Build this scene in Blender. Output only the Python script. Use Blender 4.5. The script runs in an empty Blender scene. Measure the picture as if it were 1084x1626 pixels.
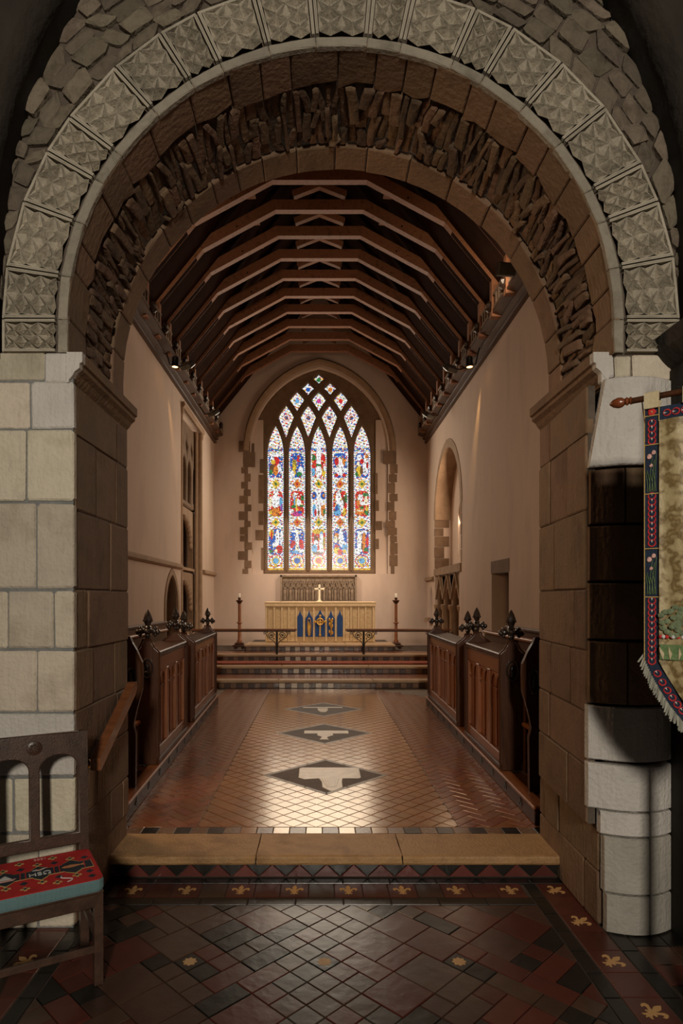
import bpy, bmesh, math, random
import numpy as np
from mathutils import Vector, Matrix
random.seed(7); RS = np.random.RandomState(5)
SC = bpy.context.scene; COL = SC.collection
PI = math.pi
# ------------------------------------------------------------------ camera
EYE = 1.81
cam = bpy.data.cameras.new('camera'); camo = bpy.data.objects.new('camera', cam); COL.objects.link(camo)
camo.location = (0, 0, EYE); camo.rotation_euler = (PI/2, 0, 0)
cam.sensor_fit = 'VERTICAL'; cam.sensor_height = 36; cam.sensor_width = 24
cam.lens = 1000/1626*36; cam.shift_x = (542-507)/1626; cam.shift_y = (950-813)/1626
cam.clip_start = .05; cam.clip_end = 100
SC.camera = camo
# ------------------------------------------------------------------ world, lights, exposure
w = bpy.data.worlds.new('world'); SC.world = w; w.use_nodes = True
w.node_tree.nodes['Background'].inputs[0].default_value = (.68, .60, .50, 1)
w.node_tree.nodes['Background'].inputs[1].default_value = .016
SC.view_settings.view_transform = 'Standard'; SC.view_settings.look = 'None'
SC.view_settings.exposure = 0; SC.view_settings.gamma = 1; SC.view_settings.use_curve_mapping = False
def area(name, loc, target, sx, sy, power, col):
    l = bpy.data.lights.new(name, 'AREA'); l.shape = 'RECTANGLE'; l.size = sx; l.size_y = sy; l.energy = power; l.color = col
    o = bpy.data.objects.new(name, l); COL.objects.link(o); o.location = loc
    o.rotation_euler = (Vector(target)-Vector(loc)).to_track_quat('-Z', 'Y').to_euler(); return o
def spot(name, loc, target, power, col, ang, blend, r=.05):
    l = bpy.data.lights.new(name, 'SPOT'); l.energy = power; l.color = col; l.spot_size = math.radians(ang); l.spot_blend = blend; l.shadow_soft_size = r
    o = bpy.data.objects.new(name, l); COL.objects.link(o); o.location = loc
    o.rotation_euler = (Vector(target)-Vector(loc)).to_track_quat('-Z', 'Y').to_euler(); return o
area('nave_west_assumed_light', (.3, -5, 3.75), (0, 3.5, 2.6), .5, .8, 400, (1, .90, .76))  # assumed source behind the camera, placed from the chair's shadows; no window built
area('east_window_daylight', (-.02, 16.70, 4.75), (0, 6, 1.6), 2.7, 4.2, 150, (1, .86, .66))
area('south_near_fill_light', (2.75, 6.6, 3.9), (-1.6, 8.6, 1.2), 1.2, 2.4, 16, (1, .70, .45))  # added fill lamp hidden behind the jamb; no window is built here
area('north_near_assumed_light', (-2.70, 5.35, 3.3), (1.6, 5.6, 1.4), .8, 1.8, 75, (1, .66, .38))  # assumed lamp set to light the right jamb's inner edge; no window modelled
area('south_far_window_light', (3.2, 14.2, 3.9), (-2.8, 14.6, 2.6), 1.3, 1.8, 80, (1, .76, .54))
# ------------------------------------------------------------------ materials
MATS = {}
def M(name, cols, rough=.7, scale=4, bump=.15, bscale=30, rand=.12, metal=0, coat=0, stretch=(1, 1, 1), ior=1.5, tool=0, detail=6, emit=0, hue=0, crough=.1):
    m = bpy.data.materials.new(name); m.use_nodes = True; MATS[name] = m
    nt = m.node_tree; N = nt.nodes; L = nt.links; b = N['Principled BSDF']
    tc = N.new('ShaderNodeTexCoord'); mp = N.new('ShaderNodeMapping'); mp.inputs['Scale'].default_value = stretch
    L.new(tc.outputs['Object'], mp.inputs['Vector'])
    oi = N.new('ShaderNodeObjectInfo')
    ad = N.new('ShaderNodeVectorMath'); ad.operation = 'ADD'
    mu = N.new('ShaderNodeMath'); mu.operation = 'MULTIPLY'; mu.inputs[1].default_value = 37
    L.new(oi.outputs['Random'], mu.inputs[0]); L.new(mp.outputs[0], ad.inputs[0]); L.new(mu.outputs[0], ad.inputs[1])
    n = N.new('ShaderNodeTexNoise'); n.inputs['Scale'].default_value = scale; n.inputs['Detail'].default_value = detail; n.inputs['Roughness'].default_value = .6
    L.new(ad.outputs[0], n.inputs['Vector'])
    r = N.new('ShaderNodeValToRGB'); e = r.color_ramp.elements
    k = len(cols)
    while len(e) < k: e.new(.5)
    for i, c in enumerate(cols):
        e[i].position = .3+.4*i/max(1, k-1); e[i].color = (*c, 1)
    L.new(n.outputs['Fac'], r.inputs[0])
    h = N.new('ShaderNodeHueSaturation')
    mr = N.new('ShaderNodeMapRange'); mr.inputs['To Min'].default_value = 1-rand; mr.inputs['To Max'].default_value = 1+rand
    L.new(oi.outputs['Random'], mr.inputs[0]); L.new(mr.outputs[0], h.inputs['Value']); L.new(r.outputs[0], h.inputs['Color'])
    if hue:
        mh = N.new('ShaderNodeMapRange'); mh.inputs['To Min'].default_value = .5-hue; mh.inputs['To Max'].default_value = .5+hue
        f2 = N.new('ShaderNodeMath'); f2.operation = 'FRACT'; m9 = N.new('ShaderNodeMath'); m9.operation = 'MULTIPLY'; m9.inputs[1].default_value = 13.7
        L.new(oi.outputs['Random'], m9.inputs[0]); L.new(m9.outputs[0], f2.inputs[0]); L.new(f2.outputs[0], mh.inputs[0]); L.new(mh.outputs[0], h.inputs['Hue'])
    L.new(h.outputs[0], b.inputs['Base Color'])
    b.inputs['Roughness'].default_value = rough; b.inputs['Metallic'].default_value = metal; b.inputs['IOR'].default_value = ior
    b.inputs['Coat Weight'].default_value = coat; b.inputs['Coat Roughness'].default_value = crough
    if bump:
        n2 = N.new('ShaderNodeTexNoise'); n2.inputs['Scale'].default_value = bscale; n2.inputs['Detail'].default_value = 4
        L.new(ad.outputs[0], n2.inputs['Vector'])
        hgt = n2.outputs['Fac']
        if tool:
            wv = N.new('ShaderNodeTexNoise'); wv.inputs['Scale'].default_value = 1; wv.inputs['Detail'].default_value = 2
            m2 = N.new('ShaderNodeMapping'); m2.inputs['Rotation'].default_value = (.5, .45, .5); m2.inputs['Scale'].default_value = (tool, tool, tool*.12)
            L.new(ad.outputs[0], m2.inputs['Vector']); L.new(m2.outputs[0], wv.inputs['Vector'])
            a2 = N.new('ShaderNodeMath'); a2.operation = 'ADD'; L.new(n2.outputs['Fac'], a2.inputs[0]); L.new(wv.outputs['Fac'], a2.inputs[1]); hgt = a2.outputs[0]
        bp = N.new('ShaderNodeBump'); bp.inputs['Strength'].default_value = bump; bp.inputs['Distance'].default_value = .02
        L.new(hgt, bp.inputs['Height']); L.new(bp.outputs[0], b.inputs['Normal'])
    if emit:
        L.new(h.outputs[0], b.inputs['Emission Color']); b.inputs['Emission Strength'].default_value = emit
    return m
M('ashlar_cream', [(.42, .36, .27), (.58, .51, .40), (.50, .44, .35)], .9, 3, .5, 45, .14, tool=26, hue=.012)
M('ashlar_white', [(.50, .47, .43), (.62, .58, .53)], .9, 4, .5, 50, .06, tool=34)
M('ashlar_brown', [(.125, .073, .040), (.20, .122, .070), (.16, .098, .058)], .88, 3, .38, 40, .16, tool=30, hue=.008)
M('ashlar_grey', [(.30, .28, .24), (.40, .37, .32)], .9, 4, .5, 45, .1, tool=20)
M('edge_stone', [(.19, .165, .125), (.30, .265, .205), (.24, .21, .165)], .92, 7, .5, 40, .12)
M('carved_stone', [(.28, .245, .185), (.44, .39, .305), (.36, .32, .245)], .92, 7, .35, 60, .1)
M('rubble_dark', [(.060, .036, .020), (.14, .082, .045), (.095, .058, .033)], .85, 8, .9, 25, .38, hue=.012)
M('rubble_grey', [(.085, .065, .044), (.165, .132, .094), (.115, .092, .066)], .9, 7, .9, 25, .3, hue=.012)
M('mortar_dark', [(.075, .055, .04), (.13, .10, .075)], .95, 8, .8, 30, 0)
M('mortar_grey', [(.16, .165, .16), (.24, .24, .23)], .95, 8, .6, 40, 0)
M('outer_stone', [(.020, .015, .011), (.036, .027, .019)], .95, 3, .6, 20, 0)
M('plaster', [(.51, .385, .305), (.59, .45, .36), (.55, .42, .335)], .9, 1.6, .06, 12, 0, stretch=(1, 1, .35))
M('quoin_brown', [(.155, .092, .052), (.215, .132, .078)], .88, 6, .3, 40, .14)
M('tracery_stone', [(.13, .076, .040), (.19, .115, .064)], .85, 5, .25, 40, .05)
M('jamb_stone', [(.26, .165, .095), (.36, .235, .145)], .85, 5, .25, 40, .1)
M('reredos_stone', [(.20, .14, .095), (.34, .25, .175)], .85, 12, .5, 60, .08)
M('oak_dark', [(.036, .012, .005), (.072, .025, .009), (.052, .017, .007)], .45, 5, .12, 30, .12, ior=1.3, coat=.08, stretch=(6, 6, .7), crough=.22)
M('oak_red', [(.15, .046, .013), (.26, .085, .024), (.20, .064, .018)], .40, 5, .1, 30, .15, coat=.15, stretch=(6, 6, .7), crough=.22)
M('oak_black', [(.014, .009, .007), (.030, .018, .012)], .3, 6, .15, 40, .1, coat=.5)
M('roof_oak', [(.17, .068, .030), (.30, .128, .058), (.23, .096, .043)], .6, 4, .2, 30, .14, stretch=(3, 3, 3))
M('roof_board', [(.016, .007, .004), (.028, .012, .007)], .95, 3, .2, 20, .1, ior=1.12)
M('cornice_wood', [(.042, .018, .009), (.085, .038, .018)], .5, 4, .1, 30, .05, coat=.1, stretch=(4, .5, 4))
M('frieze_pale', [(.22, .15, .10), (.34, .25, .18)], .5, 10, .1, 40, .3)
M('chair_oak', [(.034, .017, .010), (.075, .037, .022)], .42, 6, .12, 40, .06, coat=.25, stretch=(3, 3, 3), crough=.3)
M('tile_red', [(.18, .062, .036), (.26, .095, .052)], .33, 5, .05, 10, .2, ior=1.65, hue=.01)
M('tile_choir', [(.15, .048, .020), (.23, .08, .034), (.19, .062, .026)], .26, 5, .05, 10, .16, ior=1.7, hue=.01)
M('tile_pale', [(.15, .060, .026), (.22, .095, .045), (.185, .077, .035)], .21, 4, .05, 10, .18, ior=1.7, hue=.008, coat=.6, crough=.2)
MATS['tile_pale'].node_tree.nodes['Principled BSDF'].inputs['Coat Tint'].default_value = (1, .86, .66, 1); MATS['tile_pale'].node_tree.nodes['Principled BSDF'].inputs['Specular Tint'].default_value = (1, .86, .66, 1)
M('tile_brown', [(0.0413, 0.0210, 0.0135), (0.0713, 0.0368, 0.0232)], .30, 5, .12, 14, .2, coat=.2, crough=.2, ior=1.55, hue=.012)
M('tile_maroon', [(0.062, 0.0150, 0.0100), (0.094, 0.0235, 0.0150)], .30, 5, .12, 14, .2, coat=.2, crough=.2, ior=1.55)
M('tile_black', [(0.0090, 0.0075, 0.0060), (0.0180, 0.0142, 0.0120)], .30, 5, .12, 14, .25, ior=1.55)
M('tile_grey', [(0.0360, 0.0296, 0.0224), (0.0600, 0.0496, 0.0376)], .32, 5, .12, 14, .2, coat=.2, crough=.2, ior=1.55)
M('tile_crimson', [(.085, .022, .017), (.125, .033, .025)], .3, 5, .1, 14, .2)
M('inlay_gold', [(.42, .23, .085), (.60, .36, .15)], .5, 20, .1, 60, .08)
M('tile_glint', [(.52, .45, .36), (.68, .60, .50)], .25, 12, .08, 40, .15, ior=1.6)
M('slab_dark', [(.06, .03, .014), (.10, .052, .026)], .65, 8, .15, 40, .06)
M('tile_figured', [(.05, .03, .02), (.22, .10, .045), (.09, .05, .03), (.38, .26, .14)], .3, 45, .08, 40, .2, ior=1.6, detail=2)
M('grout', [(.05, .035, .025), (.08, .055, .04)], .8, 8, .3, 40, 0)
M('grout_pale', [(.16, .12, .085), (.22, .165, .12)], .8, 8, .3, 40, 0)
M('step_stone', [(.27, .145, .055), (.42, .24, .098), (.34, .19, .076)], .55, 5, .35, 60, .06, ior=1.5)
M('sanctuary_stone', [(.34, .22, .12), (.46, .31, .18)], .45, 4, .1, 30, .05)
M('slab_brown', [(.10, .055, .03), (.165, .095, .052)], .35, 8, .15, 40, .06)
M('slab_border', [(.17, .13, .09), (.26, .205, .145)], .4, 14, .1, 40, .1)
M('marble_cream', [(.62, .53, .41), (.78, .69, .56)], .35, 12, .12, 60, .03)
M('altar_cloth', [(.66, .47, .25), (.78, .58, .33)], .8, 9, .1, 80, .03)
M('altar_cloth_fold', [(.52, .36, .18), (.72, .53, .29)], .8, 22, .4, 40, .05, detail=4)
M('cloth_blue', [(.008, .045, .17), (.014, .07, .24)], .75, 20, .15, 120, .03)
M('gold_thread', [(.52, .27, .04), (.78, .46, .10)], .35, 30, .3, 80, .05, metal=.6)
M('ivory', [(.80, .70, .50), (.90, .82, .62)], .35, 10, 0, 10, .0)
M('iron_black', [(.012, .012, .012), (.026, .024, .022)], .4, 20, .15, 50, .05, metal=.6)
M('brass', [(.45, .27, .06), (.65, .42, .12)], .25, 10, .05, 30, .05, metal=1)
M('rail_wood', [(.16, .055, .022), (.26, .095, .036)], .25, 5, .05, 30, .05, coat=.6, stretch=(.6, 5, 5))
M('candle_wax', [(.82, .76, .62), (.9, .85, .72)], .5, 10, 0, 10, 0)
M('carpet_red', [(.24, .04, .02), (.42, .09, .045), (.20, .05, .03), (.5, .22, .12)], .95, 26, .6, 90, 0, detail=3)
M('cushion_red', [(.42, .008, .008), (.55, .014, .012)], .95, 14, .4, 220, 0)
M('cushion_navy', [(.008, .012, .020), (.014, .020, .032)], .95, 20, .4, 220, 0)
M('cushion_teal', [(.11, .20, .21), (.17, .28, .29)], .95, 6, .5, 60, 0, stretch=(60, 60, 1))
M('thread_gold', [(.45, .30, .09), (.6, .42, .16)], .9, 30, .3, 200, 0)
M('thread_white', [(.55, .55, .52), (.7, .7, .66)], .9, 30, .3, 200, 0)
M('thread_red', [(.50, .02, .02), (.62, .03, .03)], .8, 30, .3, 200, 0)
M('thread_pink', [(.62, .32, .27), (.72, .46, .40)], .8, 60, .3, 200, .1)
M('thread_orange', [(.5, .16, .05), (.62, .26, .10)], .9, 30, .3, 200, 0)
M('thread_green', [(.09, .17, .055), (.20, .28, .12)], .85, 30, .4, 120, .1)
M('thread_sage', [(.10, .135, .07), (.19, .225, .125)], .85, 25, .5, 60, .15)
M('banner_navy', [(.006, .014, .035), (.01, .024, .055)], .8, 20, .3, 150, 0)
M('banner_gold', [(.36, .27, .12), (.18, .12, .045), (.42, .33, .17), (.46, .37, .20)], .5, 24, .25, 40, 0, detail=1.5)
M('banner_cream', [(.52, .42, .24), (.60, .50, .32)], .6, 20, .2, 50, 0)
M('fringe', [(.26, .27, .21), (.40, .38, .32)], .9, 10, .2, 50, .3, stretch=(40, 40, 1))
M('finial_wood', [(.14, .035, .012), (.22, .06, .02)], .3, 8, .05, 30, 0, coat=.4)
M('lamp_metal', [(.10, .10, .09), (.16, .15, .13)], .35, 10, .05, 30, .05, metal=.7)
M('lamp_glass', [(.45, .45, .40), (.6, .58, .5)], .12, 10, 0, 10, 0)
M('lamp_lit', [(1, .45, .12), (1, .55, .18)], .3, 10, 0, 10, 0, emit=9)
M('dark_glass', [(.012, .010, .008), (.03, .024, .018)], .2, 3, .1, 10, .1)
M('day_glass', [(.5, .42, .33), (.6, .5, .4)], .4, 3, 0, 10, 0, emit=.25)
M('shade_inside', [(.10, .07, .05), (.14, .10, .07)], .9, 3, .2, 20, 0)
gm = bpy.data.materials.new('stained_glass'); gm.use_nodes = True; MATS['stained_glass'] = gm
_n = gm.node_tree.nodes; _l = gm.node_tree.links
_a = _n.new('ShaderNodeVertexColor'); _a.layer_name = 'Col'
_b = _n['Principled BSDF']; _b.inputs['Roughness'].default_value = .2
_l.new(_a.outputs[0], _b.inputs['Emission Color']); _b.inputs['Emission Strength'].default_value = 1.2
_b.inputs['Base Color'].default_value = (.02, .02, .02, 1)
# ------------------------------------------------------------------ helpers
def link(name, data, parent=None):
    o = bpy.data.objects.new(name, data); COL.objects.link(o)
    if parent is not None: o.parent = parent
    return o
def tag(o, label=None, cat=None, group=None, kind=None):
    if label: o['label'] = label
    if cat: o['category'] = cat
    if group: o['group'] = group
    if kind: o['kind'] = kind
    return o
def thing(name, loc, label, cat, rz=0, group=None):
    o = link(name, None); o.location = loc; o.rotation_euler = (0, 0, rz); return tag(o, label, cat, group)
def copytree(o, parent=None):
    c = o.copy(); COL.objects.link(c); c.parent = parent
    for ch in list(o.children): copytree(ch, c)
    return c
def mk(verts, faces, mat, smooth=False, recalc=True):
    me = bpy.data.meshes.new('m'); me.from_pydata([tuple(v) for v in verts], [], faces)
    if recalc:
        bm = bmesh.new(); bm.from_mesh(me); bmesh.ops.recalc_face_normals(bm, faces=bm.faces); bm.to_mesh(me); bm.free()
    if smooth:
        me.polygons.foreach_set('use_smooth', [True]*len(me.polygons)); me.set_sharp_from_angle(angle=.7)
    if mat: me.materials.append(MATS[mat])
    return me
def ID(u, v, w): return (u, v, w)
class MB:
    def __init__(s): s.v = []; s.f = []
    def add(s, v, f):
        n = len(s.v); s.v += [tuple(p) for p in v]; s.f += [tuple(i+n for i in q) for q in f]; return s
    def box(s, a, b):
        x0, y0, z0 = a; x1, y1, z1 = b
        return s.add([(x0,y0,z0),(x1,y0,z0),(x1,y1,z0),(x0,y1,z0),(x0,y0,z1),(x1,y0,z1),(x1,y1,z1),(x0,y1,z1)],
                     [(0,3,2,1),(4,5,6,7),(0,1,5,4),(1,2,6,5),(2,3,7,6),(3,0,4,7)])
    def bbox(s, a, b, c=.008):                      # chamfered box
        x0, y0, z0 = [min(p, q) for p, q in zip(a, b)]; x1, y1, z1 = [max(p, q) for p, q in zip(a, b)]
        c = min(c, (x1-x0)*.4, (y1-y0)*.4, (z1-z0)*.4)
        v = []
        for (i, zz) in ((c, z0), (0, z0+c), (0, z1-c), (c, z1)):
            v += [(x0+i, y0+i, zz), (x1-i, y0+i, zz), (x1-i, y1-i, zz), (x0+i, y1-i, zz)]
        f = [(3,2,1,0), (12,13,14,15)]
        for r in range(3):
            for j in range(4): f.append((r*4+j, r*4+(j+1) % 4, r*4+4+(j+1) % 4, r*4+4+j))
        return s.add(v, f)
    def prism(s, poly, w0, w1, fn=ID):
        n = len(poly)
        v = [fn(u, q, w0) for u, q in poly]+[fn(u, q, w1) for u, q in poly]
        return s.add(v, [tuple(range(n))[::-1], tuple(range(n, 2*n))]+[(i, (i+1) % n, n+(i+1) % n, n+i) for i in range(n)])
    def slab(s, poly, h0, h1, fn=ID, inset=.006, bump=0):   # piece with a softened top edge; poly in (u,v), height w
        n = len(poly); cx = sum(p[0] for p in poly)/n; cy = sum(p[1] for p in poly)/n
        def ins(p, d):
            dx, dy = cx-p[0], cy-p[1]; l = math.hypot(dx, dy) or 1; k = min(d*1.4, l*.45)/l; return (p[0]+dx*k, p[1]+dy*k)
        v = [fn(p[0], p[1], h0) for p in poly]+[fn(p[0], p[1], h1-inset*.8*(1 if h1 > h0 else -1)) for p in poly]+[fn(*ins(p, inset), h1) for p in poly]
        f = [(i, (i+1) % n, n+(i+1) % n, n+i) for i in range(n)]+[(n+i, n+(i+1) % n, 2*n+(i+1) % n, 2*n+i) for i in range(n)]
        if bump:
            v.append(fn(cx, cy, h1+bump)); f += [(2*n+i, 2*n+(i+1) % n, 3*n) for i in range(n)]
        else: f.append(tuple(range(2*n, 3*n)))
        return s.add(v, f)
    def lathe(s, prof, n=12, c=(0, 0, 0), fn=None):
        v = []; f = []
        for r, z in prof:
            for k in range(n):
                a = 2*PI*k/n; p = (c[0]+r*math.cos(a), c[1]+r*math.sin(a), c[2]+z); v.append(fn(*p) if fn else p)
        for i in range(len(prof)-1):
            for k in range(n): f.append((i*n+k, i*n+(k+1) % n, (i+1)*n+(k+1) % n, (i+1)*n+k))
        f += [tuple(range(n))[::-1], tuple(range((len(prof)-1)*n, len(prof)*n))]
        return s.add(v, f)
    def tube(s, path, r, n=8, closed=False):
        P = [Vector(p) for p in path]; m = len(P); v = []; f = []; up = None
        rr = r if isinstance(r, (list, tuple)) else [r]*m
        for i in range(m):
            t = (P[(i+1) % m]-P[i-1]) if closed else (P[min(i+1, m-1)]-P[max(i-1, 0)])
            t.normalize()
            if up is None: up = Vector((0, 0, 1)) if abs(t.z) < .9 else Vector((1, 0, 0))
            a = t.cross(up); a.normalize(); b = a.cross(t); up = b
            for k in range(n):
                q = 2*PI*k/n; v.append(P[i]+a*math.cos(q)*rr[i]+b*math.sin(q)*rr[i])
        for i in range(m if closed else m-1):
            j = (i+1) % m
            for k in range(n): f.append((i*n+k, i*n+(k+1) % n, j*n+(k+1) % n, j*n+k))
        if not closed: f += [tuple(range(n)), tuple(range((m-1)*n, m*n))]
        return s.add(v, f)
    def ball(s, c, r, nu=10, nv=6):
        r = r if isinstance(r, tuple) else (r, r, r); v = [(c[0], c[1], c[2]-r[2])]; f = []
        for i in range(1, nv):
            a = -PI/2+PI*i/nv
            for k in range(nu):
                b = 2*PI*k/nu; v.append((c[0]+r[0]*math.cos(a)*math.cos(b), c[1]+r[1]*math.cos(a)*math.sin(b), c[2]+r[2]*math.sin(a)))
        v.append((c[0], c[1], c[2]+r[2])); e = len(v)-1
        for k in range(nu):
            f.append((0, 1+(k+1) % nu, 1+k)); f.append((e, e-nu+k, e-nu+(k+1) % nu))
        for i in range(nv-2):
            for k in range(nu): f.append((1+i*nu+k, 1+i*nu+(k+1) % nu, 1+(i+1)*nu+(k+1) % nu, 1+(i+1)*nu+k))
        return s.add(v, f)
    def sweep(s, path, prof, fn=ID, closed=False):           # path in (u,v); prof (a: in-plane normal, b: out of plane)
        m = len(path); k = len(prof); v = []; f = []
        for i in range(m):
            p0 = path[i-1] if (i > 0 or closed) else path[i]; p1 = path[(i+1) % m] if (i < m-1 or closed) else path[i]
            def nrm(a, b):
                dx, dy = b[0]-a[0], b[1]-a[1]; l = math.hypot(dx, dy) or 1; return (-dy/l, dx/l)
            n0 = nrm(p0, path[i]) if p0 != path[i] else nrm(path[i], p1); n1 = nrm(path[i], p1) if p1 != path[i] else n0
            nx, ny = n0[0]+n1[0], n0[1]+n1[1]; l = math.hypot(nx, ny) or 1; nx /= l; ny /= l
            c = max(.35, nx*n0[0]+ny*n0[1])
            for a, b in prof: v.append(fn(path[i][0]+nx*a/c, path[i][1]+ny*a/c, b))
        for i in range(m if closed else m-1):
            j = (i+1) % m
            for q in range(k): f.append((i*k+q, i*k+(q+1) % k, j*k+(q+1) % k, j*k+q))
        if not closed: f += [tuple(range(k)), tuple(range((m-1)*k, m*k))]
        return s.add(v, f)
    def mesh(s, mat, smooth=False): return mk(s.v, s.f, mat, smooth)
    def build(s, name, mat, parent=None, smooth=False): return link(name, s.mesh(mat, smooth), parent)
def curve_mesh(outer, holes, depth, bevel=0):
    cu = bpy.data.curves.new('c', 'CURVE'); cu.dimensions = '2D'; cu.fill_mode = 'BOTH'; cu.extrude = max(0, depth/2-bevel); cu.bevel_depth = bevel; cu.bevel_resolution = 0; cu.offset = -bevel
    for pl in [outer]+list(holes):
        sp = cu.splines.new('POLY'); sp.points.add(len(pl)-1); sp.use_cyclic_u = True
        for p, q in zip(sp.points, pl): p.co = (q[0], q[1], 0, 1)
    o = bpy.data.objects.new('tmp', cu); me = bpy.data.meshes.new_from_object(o); bpy.data.objects.remove(o); bpy.data.curves.remove(cu)
    return me
def holed(name, outer, holes, depth, mat, parent=None, fn=ID, bevel=0):
    me = curve_mesh(outer, holes, depth, bevel)
    for v in me.vertices: v.co = fn(*v.co)
    bm = bmesh.new(); bm.from_mesh(me); bmesh.ops.remove_doubles(bm, verts=bm.verts, dist=1e-5); bmesh.ops.recalc_face_normals(bm, faces=bm.faces); bm.to_mesh(me); bm.free()
    me.materials.clear(); me.materials.append(MATS[mat])
    return link(name, me, parent)
def text_mesh(txt, size, mat, depth=.0008):
    cu = bpy.data.curves.new('t', 'FONT'); cu.body = txt; cu.size = size; cu.extrude = depth; cu.align_x = 'CENTER'; cu.align_y = 'CENTER'
    o = bpy.data.objects.new('tmp', cu); me = bpy.data.meshes.new_from_object(o); bpy.data.objects.remove(o)
    me.materials.clear(); me.materials.append(MATS[mat]); return me
def pointed(cx, w, zs, h, z0=None, n=9):                      # pointed arch outline, counter-clockwise from lower left
    R = (h*h+w*w)/(2*w); a1 = math.asin(min(1, h/R))
    right = [(cx+w-R+R*math.cos(a1*i/n), zs+R*math.sin(a1*i/n)) for i in range(n+1)]
    left = [(2*cx-x, z) for x, z in right[:-1]][::1]
    pts = right+left[::-1]
    if z0 is not None: pts = [(cx+w, z0)]+pts+[(cx-w, z0)]
    return pts
def rect(x0, x1, z0, z1): return [(x0, z0), (x1, z0), (x1, z1), (x0, z1)]
def at(px, py, Y): return ((px-507)*Y/1000, Y, EYE-(py-950)*Y/1000)
def jit(poly, a): return [(x+random.uniform(-a, a), y+random.uniform(-a, a)) for x, y in poly]
def chip(poly, c):                                            # knock the corners off a quad
    out = []; n = len(poly)
    for i in range(n):
        p, a, b = poly[i], poly[i-1], poly[(i+1) % n]
        for q in (a, b):
            l = math.hypot(q[0]-p[0], q[1]-p[1]) or 1; k = min(c*random.uniform(.4, 1.3), l*.35)/l
            out.append((p[0]+(q[0]-p[0])*k, p[1]+(q[1]-p[1])*k))
    return out
def clip(poly, x0, x1, y0, y1):
    for ax, lim, sg in ((0, x0, 1), (0, x1, -1), (1, y0, 1), (1, y1, -1)):
        out = []
        for i in range(len(poly)):
            p, q = poly[i-1], poly[i]; a = (p[ax]-lim)*sg; b = (q[ax]-lim)*sg
            if (a < 0) != (b < 0):
                t = a/(a-b); out.append((p[0]+(q[0]-p[0])*t, p[1]+(q[1]-p[1])*t))
            if b >= 0: out.append(q)
        poly = out
        if len(poly) < 3: return []
    return poly
def parea(p): return abs(sum(p[i-1][0]*p[i][1]-p[i][0]*p[i-1][1] for i in range(len(p))))/2
# ================================================================== chancel arch wall
FZ = .15                                   # chancel floor level
YF, YB = 3.45, 4.45                        # west and east faces of the arch wall
K = YF/1000
CX, R0, CZ, ZI = .117, 1.497, 3.338, 3.155
ST = CZ-ZI; SLEN = 2*ST+PI*R0
def arcp(s, r):
    if s < ST: return (CX+r, ZI+s)
    if s > SLEN-ST: return (CX-r, ZI+SLEN-s)
    t = (s-ST)/R0; return (CX+r*math.cos(t), CZ+r*math.sin(t))
RC = 1.527
op = [(-1.378, 0), (-1.378, ZI-.04)]+[arcp(SLEN*(1-i/48), RC) for i in range(49)]+[(1.578, ZI-.04), (1.578, 0)]
arch_wall = holed('wall_arch', [(-4.2, 0)]+op+[(4.2, 0), (4.2, 10.4), (-4.2, 10.4)], [], YB-.01-(YF+.026), 'mortar_dark', None, lambda u, v, w: (u, (YB-.01+YF+.026)/2+w, v))
tag(arch_wall, 'thick stone wall pierced by the round chancel arch', kind='structure')
def A_sof(s, y, h):
    x, z = arcp(s, RC-h); return (x, y, z)
def course(y0, y1, h, n, mat, jy, name, inset=.008, irr=.0):
    cuts = [0]
    ws = [random.uniform(.7, 1.3) for _ in range(n)]; tot = sum(ws)
    for q in ws: cuts.append(cuts[-1]+q/tot*SLEN)
    for i in range(n):
        a, b = cuts[i]+.003, cuts[i+1]-.003
        m = (a+b)/2
        p = [(a, y0+random.uniform(-jy, jy)*.3), (m, y0), (b, y0+random.uniform(-jy, jy)*.3), (b, y1+random.uniform(-jy, jy)), (m, y1+random.uniform(-jy, jy)), (a, y1+random.uniform(-jy, jy))]
        MB().slab(p, 0, h+random.uniform(-irr, irr), A_sof, inset, .002).build(name, mat, arch_wall)
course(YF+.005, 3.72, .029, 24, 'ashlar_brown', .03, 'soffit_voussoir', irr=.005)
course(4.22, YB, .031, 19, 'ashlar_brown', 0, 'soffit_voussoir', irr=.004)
# rubble stones in the middle of the soffit: thin slabs set on edge
s = .02
while s < SLEN-.03:
    wd = random.uniform(.030, .075)
    ys = [3.735]
    while ys[-1] < 4.19: ys.append(min(4.205, ys[-1]+random.uniform(.12, .34)))
    if ys[-1]-ys[-2] < .05: ys.pop(-2)
    for y0, y1 in zip(ys, ys[1:]):
        sk = random.uniform(-.03, .03); b = s+wd
        p = [(s+.004+sk, y0+.004), ((s+b)/2+sk*1.2, y0-.008), (b-.004+sk, y0+.004), (b-.003, (y0+y1)/2), (b-.004-sk*.5, y1-.004), ((s+b)/2-sk*.6, y1+.006), (s+.004-sk*.5, y1-.004), (s+.003, (y0+y1)/2)]
        p = [(min(max(q[0], 0), SLEN), q[1]) for q in jit(p, .007)]
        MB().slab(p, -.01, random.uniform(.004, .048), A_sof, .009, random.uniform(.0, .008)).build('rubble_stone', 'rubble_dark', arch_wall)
    s += wd
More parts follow.
